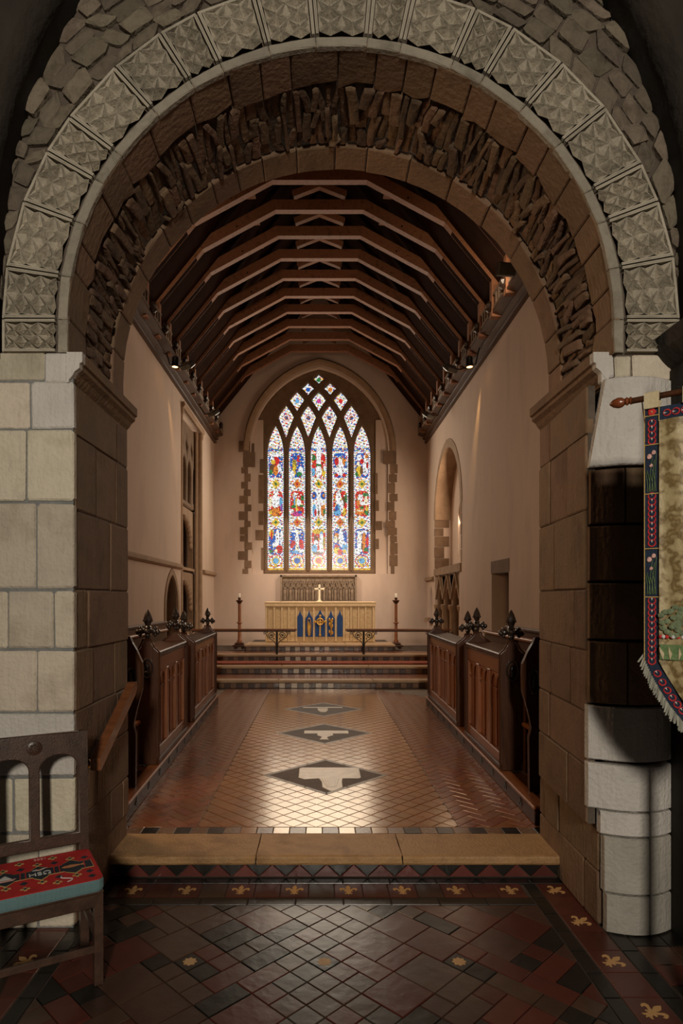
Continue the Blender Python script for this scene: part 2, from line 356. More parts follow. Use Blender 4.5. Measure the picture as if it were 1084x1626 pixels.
# carved voussoirs of the west face: chip-carved stars between double fillets
def carved(s0, s1, cols, rows):
    b = MB(); r0, r1 = 1.556, 1.85
    def P(a, r, d): x, z = arcp(a, r); return (x, YF-d, z)
    e = .017*(1.5/1.7)
    b.slab([(s0+.003, r0), ((s0+s1)/2, r0), (s1-.003, r0), (s1-.003, r1), ((s0+s1)/2, r1), (s0+.003, r1)], -.055, -.032, P, .003)
    for q in (s0+.003, s1-.003-e):
        for k in range(2): b.slab([(q+k*e/2, r0+.006), (q+(k+1)*e/2-.001, r0+.006), (q+(k+1)*e/2-.001, r1-.012), (q+k*e/2, r1-.012)], -.034, .014, P, .003)
    b.slab([(s0+.004, r1-.014), (s1-.004, r1-.014), (s1-.004, r1), (s0+.004, r1)], -.034, .010, P, .003)
    a0, a1 = s0+e+.008, s1-e-.008; q0, q1 = r0+.01, r1-.02
    for i in range(cols):
        for j in range(rows):
            x0, x1 = a0+(a1-a0)*i/cols, a0+(a1-a0)*(i+1)/cols; y0, y1 = q0+(q1-q0)*j/rows, q0+(q1-q0)*(j+1)/rows
            xc, yc = (x0+x1)/2, (y0+y1)/2; hx, hy = (x1-x0)/2, (y1-y0)/2
            out = [(1, 0), (1, 1), (0, 1), (-1, 1), (-1, 0), (-1, -1), (0, -1), (1, -1)]
            v = [P(xc, yc, .022+random.uniform(-.010, .003))]
            for ox, oy in out: v.append(P(xc+ox*hx, yc+oy*hy, .017 if ox and oy else -.014))
            for m in range(8):
                t = (m+.5)*PI/4; v.append(P(xc+hx*.62*math.cos(t), yc+hy*.62*math.sin(t), -.034+random.uniform(0, .010)))
            f = []
            for m in range(8):
                n2 = (m+1) % 8; f += [(0, 1+m, 9+m), (0, 9+m, 1+n2), (1+m, 1+n2, 9+m)]
            b.add(v, f)
    return b
ws = [.20 if i in (0, 3, 7, 9, 13, 16, 20) else random.uniform(.25, .33) for i in range(21)]; tot = sum(ws); s = 0
for q in ws:
    s1 = s+q/tot*SLEN
    carved(s, s1, 2, 3).build('carved_voussoir', 'carved_stone', arch_wall)
    a, b = s+.002, s1-.002
    MB().slab([(a, R0+random.uniform(-.004, .004)), ((a+b)/2, R0), (b, R0+random.uniform(-.004, .004)), (b, 1.549), ((a+b)/2, 1.549), (a, 1.549)], -.03, .004, lambda a_, r_, d_: (arcp(a_, r_)[0], YF-d_, arcp(a_, r_)[1]), .006).build('arch_edge_roll', 'edge_stone', arch_wall)
    s = s1
# outline of the outer order
HW = [(-290, 0), (-270, 120), (-200, 265), (-100, 353), (5, 418), (95, 466), (175, 498), (265, 522), (350, 533), (500, 541), (570, 541)]
def outl(sgn): return [(CX+sgn*h*K, EYE+(950-y)*K) for y, h in HW]
poly_out = outl(-1)[::-1]+outl(1)[1:]
def rout(t):
    dx, dz = math.cos(t), math.sin(t); best = 1.9
    for (x0, z0), (x1, z1) in zip(poly_out, poly_out[1:]):
        ex, ez = x1-x0, z1-z0; den = dx*ez-dz*ex
        if abs(den) < 1e-9: continue
        k = ((x0-CX)*ez-(z0-CZ)*ex)/den; m = ((x0-CX)*dz-(z0-CZ)*dx)/den
        if k > 0 and -1e-6 <= m <= 1+1e-6: best = max(best, k)
    return best
t = .02
while t < PI-.02:
    dt = random.uniform(.045, .10); r1 = rout(t+dt/2)+.03; rs = [1.862]
    while rs[-1] < r1-.03: rs.append(min(r1, rs[-1]+random.uniform(.06, .13)))
    for a, b in zip(rs, rs[1:]):
        if b-a < .015: continue
        sh = random.uniform(-.02, .02)
        p = chip([(t+.004+sh, a+.005), (t+dt-.004+sh, a+.005), (t+dt-.004-sh, b-.005), (t+.004-sh, b-.005)], .012)
        p = [(q[0]+random.uniform(-.004, .004), q[1]+random.uniform(-.007, .007)) for q in p]
        MB().slab(p, -.04, random.uniform(-.012, .022), lambda u, v, w_: (CX+v*math.cos(u), YF-w_, CZ+v*math.sin(u)), .012, random.uniform(.0, .012)).build('rubble_stone', 'rubble_grey', arch_wall)
    t += dt
# ashlar of the piers, course by course
def front(u, v, w_): return (u, YF+.026-w_, v)
def px(x): return (x-507)*K
def pz(y): return EYE-(y-950)*K
left_rows = [(560, 603, [-420, -280, -150, -40, 72]), (606, 680, [-420, -330, -180, -60, 48, 118]), (683, 795, [-420, -260, -110, 42, 118]), (800, 934, [-420, -300, -140, -45, 58, 118]),
             (939, 1029, [-420, -260, -100, 12, 86, 118]), (1034, 1130, [-420, -310, -160, -50, 58, 118]), (1134, 1232, [-420, -200, -30, 118]), (1236, 1322, [-420, -280, -120, 20, 118]), (1326, 1474, [-420, -220, -70, 60, 118])]
for y0, y1, xs in left_rows:
    for a, b in zip(xs, xs[1:]):
        m = 'ashlar_white' if (y0 == 606 and a == 48) or (y0 == 1134 and a == -30) else 'ashlar_cream'
        g = 1.1
        x0, x1 = px(a+g), (px(b-g) if b < 118 else -1.346)
        p = chip(rect(x0, x1, max(0, pz(y1)), pz(y0)), .012)
        MB().slab(jit(p, .003), -.01, .026+random.uniform(-.006, .006), front, .009).build('ashlar_block', m, arch_wall)
MB().box((px(-420), YF+.010, 0), (-1.352, YF+.03, ZI-.01)).build('mortar_bed', 'mortar_grey', arch_wall)
def jambl(u, v, w_): return (-1.378+w_, u, v)
def jambr(u, v, w_): return (1.578-w_-(.078 if v > .561 else .012)*(YB-u), u, v)
MB().box((-1.38, YF+.03, 0), (-1.358, YB-.015, ZI-.17)).build('mortar_bed', 'mortar_dark', arch_wall)
MB().prism([(YF+.03, .565), (YB-.015, .565), (YB-.015, ZI-.17), (YF+.03, ZI-.17)], -.02, .019, jambr).build('mortar_bed', 'mortar_dark', arch_wall)
zr = [0, .30, .56, .88, 1.18, 1.52, 1.86, 2.30, 2.72, 2.985]
for fn in (jambl, jambr):
    for i, (a, b) in enumerate(zip(zr, zr[1:])):
        off = random.uniform(-.03, .03) if fn is jambr and 0 < i else 0
        cy = sorted([YF+.03, 3.45+[.22, .62, .36, .74, .3][i % 5], YB-.012])
        if i % 3 == 1: cy.insert(2, (cy[1]+cy[-1])/2+.06)
        for c, d in zip(cy, cy[1:]):
            p = chip(rect(c+.002, d-.002, a+.0025, b-.0025), .01)
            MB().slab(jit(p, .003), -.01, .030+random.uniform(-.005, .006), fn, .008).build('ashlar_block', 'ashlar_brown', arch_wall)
def bulge(x): return .085*max(0, 1-((x-1.715)/.225)**2)
def frontr(u, v, w_): return (u, YF+.026-w_-bulge(u), v)
right_rows = [(605, 742, [934, 1063], 'ashlar_white'), (747, 832, [936, 982, 1063], 'ashlar_brown'), (836, 922, [934, 1010, 1063], 'ashlar_brown'), (926, 1014, [934, 1063], 'ashlar_brown'),  # brown middle courses hold the banner's shadow in their stone colour
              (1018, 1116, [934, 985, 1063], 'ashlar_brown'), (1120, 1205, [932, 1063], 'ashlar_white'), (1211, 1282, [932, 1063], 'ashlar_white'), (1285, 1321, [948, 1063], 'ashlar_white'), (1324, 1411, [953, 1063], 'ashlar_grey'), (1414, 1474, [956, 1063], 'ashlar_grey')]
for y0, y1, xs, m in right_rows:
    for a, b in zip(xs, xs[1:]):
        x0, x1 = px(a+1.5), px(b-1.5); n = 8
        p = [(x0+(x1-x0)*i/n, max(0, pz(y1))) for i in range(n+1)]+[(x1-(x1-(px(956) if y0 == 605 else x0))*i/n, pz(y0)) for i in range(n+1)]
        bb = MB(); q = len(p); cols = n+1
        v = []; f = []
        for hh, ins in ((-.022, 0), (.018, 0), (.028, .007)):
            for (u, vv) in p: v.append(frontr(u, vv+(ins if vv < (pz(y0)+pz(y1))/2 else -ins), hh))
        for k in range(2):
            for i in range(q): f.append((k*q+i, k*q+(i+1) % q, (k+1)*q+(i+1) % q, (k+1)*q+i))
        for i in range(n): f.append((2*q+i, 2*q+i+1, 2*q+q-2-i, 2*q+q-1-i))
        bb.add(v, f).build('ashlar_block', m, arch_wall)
for y0, y1, a, b, m in ((563, 600, 962, 974, 'ashlar_white'), (566, 600, 976, 1001, 'ashlar_cream'), (564, 604, 1004, 1066, 'ashlar_cream')):
    MB().slab(jit(chip(rect(px(a), px(b), pz(y1), pz(y0)), .01), .003), -.01, .03, front, .009).build('ashlar_block', m, arch_wall)
for a, b in ((1066, 1300), (1300, 1550)):
    for y0, y1 in ((570, 760), (764, 960), (964, 1200), (1204, 1474)):
        MB().slab(chip(rect(px(a+3), px(b), max(0, pz(y1)), pz(y0)), .01), -.01, .02, front, .008).build('ashlar_block', 'ashlar_cream', arch_wall)
# imposts: moulded string on which the arch rings sit
pr = [(0, 0), (.085, 0), (.085, -.055), (.07, -.062), (.07, -.085), (.045, -.105), (.03, -.13), (.012, -.15), (.012, -.165), (0, -.165)]
for sg, x0, nm in ((1, -1.350, 'l'), (-1, 1.550, 'r')):
    for ya, yb, mt in ((YF-.012, YF+.035, 'ashlar_white'), (YF+.035, YB+.03, 'ashlar_brown')):
        b = MB(); n = len(pr)
        v = [(x0+sg*(q[0]-.03), ya, ZI+q[1]) for q in pr]+[(x0+sg*(q[0]-.03), yb, ZI+q[1]) for q in pr]
        b.add(v, [tuple(range(n)), tuple(range(n, 2*n))]+[(i, (i+1) % n, n+(i+1) % n, n+i) for i in range(n)]).build('impost', mt, arch_wall)
    b = MB()
    xa, xb = (px(72), -1.38) if sg == 1 else (1.54, px(962))
    b.slab(chip(rect(min(xa, xb), max(xa, xb), ZI-.165, ZI-.004), .008), -.01, .034, front, .008).build('impost_block', 'ashlar_white', arch_wall)
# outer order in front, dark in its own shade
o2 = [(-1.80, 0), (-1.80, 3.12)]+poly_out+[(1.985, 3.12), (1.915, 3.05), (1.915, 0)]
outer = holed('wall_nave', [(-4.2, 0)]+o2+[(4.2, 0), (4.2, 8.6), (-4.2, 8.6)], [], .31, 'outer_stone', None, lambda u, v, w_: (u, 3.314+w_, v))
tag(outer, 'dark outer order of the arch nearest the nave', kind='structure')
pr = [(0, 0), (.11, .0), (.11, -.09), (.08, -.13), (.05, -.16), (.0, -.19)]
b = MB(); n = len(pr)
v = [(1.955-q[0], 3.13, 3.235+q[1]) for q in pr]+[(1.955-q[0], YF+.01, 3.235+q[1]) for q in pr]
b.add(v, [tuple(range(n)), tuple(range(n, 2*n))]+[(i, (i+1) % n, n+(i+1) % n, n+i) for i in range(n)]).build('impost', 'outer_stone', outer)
# ================================================================== nave floor
floor = MB().box((-6, -6, -.2), (6, 4.44, -.007)).build('floor_nave', 'grout', None)
tag(floor, 'dark tiled nave floor in front of the chancel step', kind='structure')
def fl(z): return lambda u, v, w_: (u, v, z+w_)
def tile(poly, z, name, mat, parent, h=.008, ins=.003):
    return MB().slab(poly, -h, 0, fl(z), ins).build(name, mat, parent)
def quad(cx, cy, hx, hy, a=0):
    c, s_ = math.cos(a), math.sin(a); return [(cx+x*c-y*s_, cy+x*s_+y*c) for x, y in ((-hx, -hy), (hx, -hy), (hx, hy), (-hx, hy))]
FLEUR = []
def fleur_poly():
    half = [(0, .50), (.07, .40), (.12, .28), (.10, .16), (.055, .06), (.14, .10), (.26, .22), (.38, .22), (.44, .12), (.42, .0), (.33, -.05), (.34, .04), (.29, .08), (.20, .02), (.12, -.08), (.20, -.08), (.20, -.16), (.08, -.16), (.12, -.28), (.20, -.36), (.12, -.38), (.05, -.34), (0, -.46)]
    return half+[(-x, y) for x, y in half[::-1][1:-1]]
FM = curve_mesh(fleur_poly(), [], .02); FM.materials.append(MATS['inlay_gold'])
def fleur(x, y, z, size, rz, parent):
    o = link('fleur_de_lis_inlay', FM, parent); o.location = (x, y, z); o.scale = (size, size, .05); o.rotation_euler = (0, 0, rz); return o
T = .1676                                           # tile diagonal
P2 = T/math.sqrt(2)
hw = P2/2-.0022
used = set()
def fcol(i, j):
    x, y = (i-j)*T/2, 3.137+(i+j)*T/2
    if abs(x) < .34: return random.choice(['tile_brown', 'tile_brown', 'tile_grey', 'tile_maroon', 'tile_brown'])
    return random.choice(['tile_brown', 'tile_maroon', 'tile_maroon', 'tile_brown', 'tile_black'])
flowers = {(0, 0), (4, -4), (-4, 4), (-4, -4), (-8, 0), (0, -8)}
b45 = PI/4
for i in range(-16, 17):
    for j in range(-16, 17):
        if (i, j) in used: continue
        cx, cy = .025+(i-j)*T/2, 3.137+(i+j)*T/2
        x0, x1, y0, y1 = -1.285, 1.285, 2.40, 3.715
        side = (abs(i-j)-2) % 8
        if (i, j) in flowers:
            tile(quad(cx, cy, hw, hw, b45), 0, 'tile', 'tile_black', floor)
            b = MB(); 
            pts = [(.032*(1+.16*math.cos(8*a))*math.cos(a), .032*(1+.16*math.cos(8*a))*math.sin(a)) for a in [2*PI*k/32 for k in range(32)]]
            b.prism(pts, 0, .0012); o = b.build('rosette_inlay', 'inlay_gold', floor); o.location = (cx, cy, 0); used.add((i, j)); continue
        cells = [(i, j)]
        if abs(i-j) >= 3:
            d = random.random()
            opts = [[(1, 0)], [(0, 1)], [(1, 0), (0, 1), (1, 1)]]
            for op_ in ([opts[2]] if d < .25 else [opts[0]] if d < .5 else [opts[1]] if d < .72 else []):
                if all((i+a, j+c) not in used and (i+a, j+c) not in flowers for a, c in op_): cells += [(i+a, j+c) for a, c in op_]
        ii = [c[0] for c in cells]; jj = [c[1] for c in cells]
        mi, mj = (min(ii)+max(ii))/2, (min(jj)+max(jj))/2
        hx = P2*(max(ii)-min(ii)+1)/2-.0022; hy = P2*(max(jj)-min(jj)+1)/2-.0022
        cx, cy = .025+(mi-mj)*T/2, 3.137+(mi+mj)*T/2
        p = clip(quad(cx, cy, hx, hy, b45), x0, x1, y0, y1)
        for c in cells: used.add(c)
        if len(p) < 3 or parea(p) < .0006: continue
        m = fcol(i, j)
        if len(cells) == 2: m = random.choice(['tile_black', 'tile_black', 'tile_brown', 'tile_maroon'])
        if len(cells) == 4: m = random.choice(['tile_maroon', 'tile_brown'])
        tile(p, random.uniform(-.001, .001), 'tile', m, floor)
# borders of the field
def strip(x0, x1, y0, y1, n, mat, along, z=0):
    for k in range(n):
        if along == 'x': r = (x0+(x1-x0)*k/n+.002, x0+(x1-x0)*(k+1)/n-.002, y0+.002, y1-.002)
        else: r = (x0+.002, x1-.002, y0+(y1-y0)*k/n+.002, y0+(y1-y0)*(k+1)/n-.002)
        tile(rect(*r), z, 'border_tile', mat if isinstance(mat, str) else mat[k % len(mat)], floor)
strip(-1.285, 1.285, 3.72, 3.81, 9, 'tile_black', 'x')
strip(-1.64, 1.64, 4.0, 4.072, 11, 'tile_black', 'x')
for k in range(9):
    x = -1.155+.3335*k
    if k < 8: tile(rect(x-.085, x+.085, 3.815, 3.996), 0, 'border_tile', 'tile_maroon', floor)
    if k < 7: tile(rect(x+.089, x+.2445, 3.815, 3.996), 0, 'border_tile', 'tile_brown' if k % 2 else 'tile_maroon', floor)
    if k < 8: fleur(x, 3.905, .0005, .128, 0, floor)
for sg in (-1, 1):
    xa, xb = 1.37, 1.55
    for k in range(9):
        y1 = 3.996-k*.19; x0, x1 = sorted((sg*xa, sg*xb))
        tile(rect(x0+.002, x1-.002, y1-.188, y1), 0, 'border_tile', 'tile_maroon', floor)
    for y in (3.905, 3.53, 3.14, 2.757, 2.38):
        fleur(sg*1.46, y, .0005, .135, -sg*PI/2*.6, floor)
    for a, c in ((1.29, 1.366), (1.554, 1.64)):
        x0, x1 = sorted((sg*a, sg*c)); strip(x0, x1, 2.28, 3.996, 9, 'tile_black', 'y')
    x0, x1 = sorted((sg*1.645, sg*2.35)); 
    for k in range(7): strip(x0, x1, 2.28+k*.166, 2.28+(k+1)*.166, 4, ['tile_black', 'tile_maroon', 'tile_brown'][k % 3], 'x')
# ================================================================== chancel step
step = MB().box((-1.50, 4.095, 0), (1.60, 4.44, .10)).build('trim_1', 'mortar_dark', None)
tag(step, 'chancel step of worn golden stone over a triangle tiled riser', kind='structure')
for a, b_ in ((-1.50, -.412), (-.404, .530), (.538, 1.60)):
    n = 10; pf = [(4.058, .092), (4.05, .105), (4.05, .135), (4.056, .145), (4.07, .150), (4.25, .148), (4.44, .150), (4.44, .092)]
    v = []; f = []; m = len(pf)
    for k in range(n+1):
        x = a+(b_-a)*k/n
        for yy, zz in pf: v.append((x+random.uniform(-.004, .004)*(yy < 4.2), yy+random.uniform(-.002, .002), zz+random.uniform(-.0015, .0015)))
    for k in range(n):
        for i in range(m): f.append((k*m+i, k*m+(i+1) % m, (k+1)*m+(i+1) % m, (k+1)*m+i))
    f += [tuple(range(m)), tuple(range(n*m, (n+1)*m))]
    MB().add(v, f).build('step_stone', 'step_stone', step)
def riser(u, v, w_): return (u, 4.095-w_, v)
k = 0; x = -1.45; W3 = .176
while x < 1.52:
    for up in (1, 0):
        p = [(x+.004, .007), (x+W3-.004, .007), (x+W3/2, .086)] if up else [(x+W3/2+.004, .088), (x+W3*1.5-.004, .088), (x+W3, .010)]
        MB().slab(p, 0, .016, riser, .003).build('riser_tile', 'tile_crimson' if up else 'tile_black', step)
    x += W3
# ================================================================== chancel floor
def XL(y): return -1.42-.034*(y-4.5)
def XR(y): return 1.57+.017*(y-4.5)
cf = MB().box((-2.9, 4.44, -.05), (2.95, 11.6, FZ-.006)).build('floor_chancel', 'grout_pale', None)
tag(cf, 'polished red and buff tiled chancel floor', kind='structure')
x = -1.50; k = 0
while x < 1.6:
    tile(rect(x+.002, x+.115, 4.445, 4.565), FZ, 'border_tile', 'tile_figured' if k % 2 else ('tile_pale' if abs(x+.05) < .62 else 'tile_black'), cf); x += .117; k += 1
slabs = [(.06, 4.57+16*T/2, 3.5*T), (.06, 4.57+38*T/2, 3.5*T), (.06, 4.57+58*T/2, 3.5*T)]
near = []; far = []
XW = .92
for r in range(0, 90):
    for c in range(-7, 8):
        cx, cy = .06+c*T+(r % 2)*T/2, 4.57+r*T/2
        if cy > 11.62: continue
        p = clip(quad(cx, cy, hw, hw, b45), -XW+.03, XW+.09, 4.572, 11.58)
        if len(p) < 3 or parea(p) < .0008: continue
        if any(abs(cx-a)+abs(cy-b_) < q-.03 for a, b_, q in slabs): continue
        near.append((cy, p))
near.sort(key=lambda q: q[0])
fb = MB()
for n, (cy, p) in enumerate(near):
    if n < 298: tile(p, FZ+random.uniform(-.0008, .0008), 'tile', 'tile_pale', cf)
    else: fb.slab(p, -.008, 0, fl(FZ), .003)
tag(fb.build('distant_tiles', 'tile_pale', cf), kind='stuff')
# herringbone at both sides
W2 = .089
# straightforward herringbone generator: rows of stepped bricks in a rotated frame
def herring(xa, xb, ya, yb):
    out = []; c, s_ = math.cos(b45), math.sin(b45); g = .0022; w_ = W2
    for i in range(-90, 180):
        for j in range(-60, 60):
            # horizontal brick covers (x,x+1) at y=i when (x-i)%4==0 ; vertical brick covers (y..y+1) at x when (x-i)%4==3
            m = (j-i) % 4
            if m == 0: q = [(j*w_+g, i*w_+g), ((j+2)*w_-g, i*w_+g), ((j+2)*w_-g, (i+1)*w_-g), (j*w_+g, (i+1)*w_-g)]
            elif m == 3: q = [(j*w_+g, i*w_+g), ((j+1)*w_-g, i*w_+g), ((j+1)*w_-g, (i+2)*w_-g), (j*w_+g, (i+2)*w_-g)]
            else: continue
            q = [(x*c-y*s_+.3, x*s_+y*c+4.5) for x, y in q]
            mx = sum(p[0] for p in q)/4; my = sum(p[1] for p in q)/4
            if mx < xa-.2 or mx > xb+.2 or my < ya-.2 or my > yb+.2: continue
            q = clip(q, xa, xb, ya, yb)
            if len(q) >= 3 and parea(q) > .0006: out.append((my, q))
    return out
hb = herring(-1.72, -XW+.026, 4.572, 11.58)+herring(XW+.094, 1.76, 4.572, 11.58)
hb.sort(key=lambda q: q[0]); fb = MB()
for n, (cy, p) in enumerate(hb):
    if n < 290: tile(p, FZ+random.uniform(-.0008, .0008), 'brick_tile', 'tile_choir', cf)
    else: fb.slab(p, -.008, 0, fl(FZ), .003)
tag(fb.build('distant_brick_tiles', 'tile_choir', cf), kind='stuff')
# memorial diamond slabs with pale inlays
for n, (cx, cy, r) in enumerate(slabs):
    sl = MB().slab([(cx-r+.05, cy), (cx, cy-r+.05), (cx+r-.05, cy), (cx, cy+r-.05)], -.008, .0005, fl(FZ), .002).build('memorial_slab', 'slab_dark', cf)
    dd = [(cx-r, cy), (cx, cy-r), (cx+r, cy), (cx, cy+r)]; di = [(cx-r+.052, cy), (cx, cy-r+.052), (cx+r-.052, cy), (cx, cy+r-.052)]
    for k in range(4):
        a0, a1, c0, c1 = dd[k], dd[(k+1) % 4], di[k], di[(k+1) % 4]
        for q in range(3):
            t0, t1 = q/3+.004, (q+1)/3-.004
            lp = lambda A, B, t_: (A[0]+(B[0]-A[0])*t_, A[1]+(B[1]-A[1])*t_)
            tile([lp(a0, a1, t0), lp(a0, a1, t1), lp(c0, c1, t1), lp(c0, c1, t0)], FZ+.0006, 'slab_border', 'slab_border', cf)
    b = MB()
    if n == 0:
        yb0, yb1 = 5.86, 6.23
        out = [(-.215, 5.80), (-.275, 5.86), (-.275, 6.17), (-.25, 6.20), (.28, 6.20), (.305, 6.17), (.305, 5.86), (.285, 5.83), (.135, 5.83), (.125, 5.72), (.125, 5.56), (.06, 5.47), (.03, 5.44), (0., 5.47), (-.055, 5.56), (-.06, 5.72), (-.085, 5.83)]
        b.slab([(x_+.08, y_-.03) for x_, y_ in out], 0, .0035, fl(FZ), .004)
        for k in range(7):
            x_ = .10+(k-3)*.022; b.slab([(x_-.004+(k-3)*.004, 5.80), (x_+.004+(k-3)*.004, 5.80), (.108+(k-3)*.012, 5.53), (.102+(k-3)*.012, 5.53)], .003, .008, fl(FZ), .001)
    elif n == 1:
        b.slab(rect(-.19, .36, 7.73, 7.89), 0, .0035, fl(FZ), .004)
        b.slab([(-.02, 7.73), (-.03, 7.64), (.03, 7.54), (.02, 7.48), (-.0, 7.40), (.11, 7.40), (.09, 7.48), (.10, 7.54), (.17, 7.64), (.16, 7.73)], 0, .0035, fl(FZ), .004)
    else:
        b.slab(rect(-.25, .35, 9.54, 9.60), 0, .0035, fl(FZ), .004)
        b.slab([(-.03, 9.50), (-.02, 9.30), (.02, 9.18), (.09, 9.18), (.12, 9.30), (.13, 9.50)], 0, .0035, fl(FZ), .004)
    b.build('pale_inlay', 'marble_cream', sl)
# ================================================================== chancel walls
WL, WR, YE = -2.81, 2.87, 16.8
ZC = EYE+4.16                                # underside of the cornice
def wl(u, v, w_): return (WL-.25+w_, u, v)   # left wall: u = y, v = z, w towards the room
def wr(u, v, w_): return (WR+.25-w_, u, v)
TW = .5
lw_holes = [pointed(12.0, .5, 1.62, .66, FZ), rect(12.85, 15.0, 1.0, 5.72)]
wall_left = holed('wall_left', rect(4.44, 17.2, 0, 6.5), lw_holes, TW, 'plaster', None, wl)
tag(wall_left, 'cream plastered north wall of the chancel', kind='structure')
rw_holes = [pointed(14.2, 1.42, 3.75, 1.5, 2.52), rect(12.95, 15.65, .75, 2.36), rect(9.55, 10.5, FZ, 2.22), pointed(16.2, .2, 1.75, .38, 1.3)]
wall_right = holed('wall_right', rect(4.44, 17.2, 0, 6.5), rw_holes, TW, 'plaster', None, wr)
tag(wall_right, 'cream plastered south wall of the chancel', kind='structure')
KE = .0168
def ex(x): return (x-507)*KE
def ez(y): return EYE-(y-950)*KE
SP, AP = ez(716), ez(583)
hole_e = pointed(0, 1.83, SP, AP-SP, ez(911), 14)
def we(u, v, w_): return (u, YE+.25+w_, v)
wall_east = holed('wall_east', [(-3.3, 0), (3.3, 0), (3.3, 6.4), (0, 10.4), (-3.3, 6.4)], [hole_e], .5, 'plaster', None, we)
tag(wall_east, 'plastered east wall around the great window', kind='structure')
ww = MB().box((-3.3, 4.452, 6.2), (3.3, 4.47, 8.6))
# string courses
spf = [(-.05, 0), (.05, 0), (.06, .03), (.03, .07), (-.02, .07), (-.05, .03)]
for (a, b_, fn, par) in ((4.5, 12.72, wl, wall_left), (15.14, 16.78, wl, wall_left), (15.78, 16.78, wr, wall_right)):
    z = 2.44 if fn is wl else 2.30
    MB().sweep([(a, z), (b_, z)], spf, lambda u, v, w_, fn=fn: fn(u, v, .25+w_-.003), False).build('string_course', 'jamb_stone', par)
# quoins around the window reveal edges of the east wall
def east(u, v, w_): return (u, YE-w_, v)
ql = [(700, 718, 379, 397), (718, 742, 386, 405), (742, 752, 383, 392), (752, 765, 388, 398), (765, 776, 383, 392), (777, 788, 387, 398), (787, 800, 380, 392), (801, 812, 388, 399), (812, 826, 379, 392), (827, 837, 388, 398), (837, 849, 381, 393), (850, 860, 381, 391), (861, 873, 388, 400), (875, 889, 378, 392), (890, 902, 388, 399), (903, 911, 385, 394)]
qr = [(716, 737, 608, 629), (737, 752, 619, 631), (753, 766, 617, 630), (767, 783, 616, 627), (784, 796, 618, 631), (797, 811, 615, 626), (812, 826, 617, 629), (827, 838, 612, 627), (838, 850, 614, 630), (851, 861, 619, 630), (862, 880, 619, 631), (881, 899, 618, 631), (900, 911, 621, 626)]
for q in ql+qr:
    MB().slab(rect(ex(q[2]), ex(q[3]), ez(q[1])+.004, ez(q[0])-.004), 0, .012, east, .004).build('quoin', 'quoin_brown', wall_east)
for q in ((388.5, 393.5, 718, 911), (620, 626, 737, 911)): MB().box((ex(q[0]), YE-.006, ez(q[3])), (ex(q[1]), YE+.02, ez(q[2]))).build('quoin_strip', 'quoin_brown', wall_east)
# hood mould
hp = pointed(0, 1.91, SP, AP-SP+.10, None, 16)
MB().sweep(hp[::-1], [(-.03, 0), (.12, 0), (.13, .05), (.08, .10), (.02, .08), (-.03, .03)], east).build('hood_mould', 'jamb_stone', wall_east)
# ================================================================== east window
win = MB().box((-1.84, YE+.28, ez(911)-.02), (1.84, YE+.44, ez(909))).build('window_1', 'tracery_stone', None)
tag(win, 'tall pointed five light stained glass east window', kind='structure')
KW = (YE+.16)/1000
def wx(x): return (x-507)*KW
def wz(y): return EYE-(y-950)*KW
LC = [(424.2, 450), (458.3, 484.2), (493, 518.5), (527.3, 553), (561.7, 588.3)]
holes = []
for a, b_ in LC:
    c = (a+b_)/2; w0 = (b_-a)/2*KW
    holes.append(pointed(wx(c), w0, wz(722), (722-675)*KW, wz(905), 7))
DM = [(x, 642.7, 661.5, 694, 12.3) for x in (454, 489.3, 523, 558)]+[(x, 621, 634.4, 651.7, 11.5) for x in (471.5, 506, 541)]+[(x, 606.5, 616, 626.4, 10.4) for x in (488.8, 524.2)]+[(506, 593, 600.6, 608.3, 9.4)]
def diam(x, t_, m, b_, h):
    if b_-m < 14 and m-t_ < 14:      # small quatrefoil-like kites with curved sides
        pts = [(x, t_), (x+h*.42, t_+(m-t_)*.45), (x+h, m), (x+h*.45, m+(b_-m)*.42), (x, b_), (x-h*.45, m+(b_-m)*.42), (x-h, m), (x-h*.42, t_+(m-t_)*.45)]
    else: pts = [(x, t_), (x+h*.55, t_+(m-t_)*.48), (x+h, m), (x+h*.52, m+(b_-m)*.45), (x, b_), (x-h*.52, m+(b_-m)*.45), (x-h, m), (x-h*.55, t_+(m-t_)*.48)]
    return [(wx(p), wz(q)) for p, q in pts]
for d in DM: holes.append(diam(*d))
ho = pointed(0, 1.84, SP, AP-SP+.01, ez(911), 14)
holed('tracery', ho, holes, .20, 'tracery_stone', win, lambda u, v, w_: (u, YE+.26+w_, v), .035)
# mullion rolls
for x in (454.2, 488.6, 523, 557.4):
    MB().lathe([(.035, 0), (.035, wz(722)-wz(906))], 8, (wx(x), YE+.15, wz(906))).build('mullion_roll', 'tracery_stone', win, True)
# plaster strips of the splay with stone long-and-short edges
for sg, xa, xb in ((-1, 399, 418), (1, 596, 614)):
    ztop = wz(668)
    MB().box((wx(min(xa, xb)), YE+.10, ez(911)), (wx(max(xa, xb)), YE+.165, ztop)).build('splay_plaster', 'plaster', win)
for (y0, y1, a, b_) in ((730, 752, 413, 419), (755, 800, 411, 419), (812, 834, 411, 419), (842, 858, 406, 419), (870, 905, 415, 419), (752, 785, 595, 599), (795, 812, 595, 601), (828, 842, 595, 606), (856, 872, 595, 601), (705, 735, 398, 404)):
    MB().slab(rect(wx(a), wx(b_), wz(y1), wz(y0)), 0, .02, lambda u, v, w_: (u, YE+.105-w_, v), .004).build('splay_stone', 'quoin_brown', win)
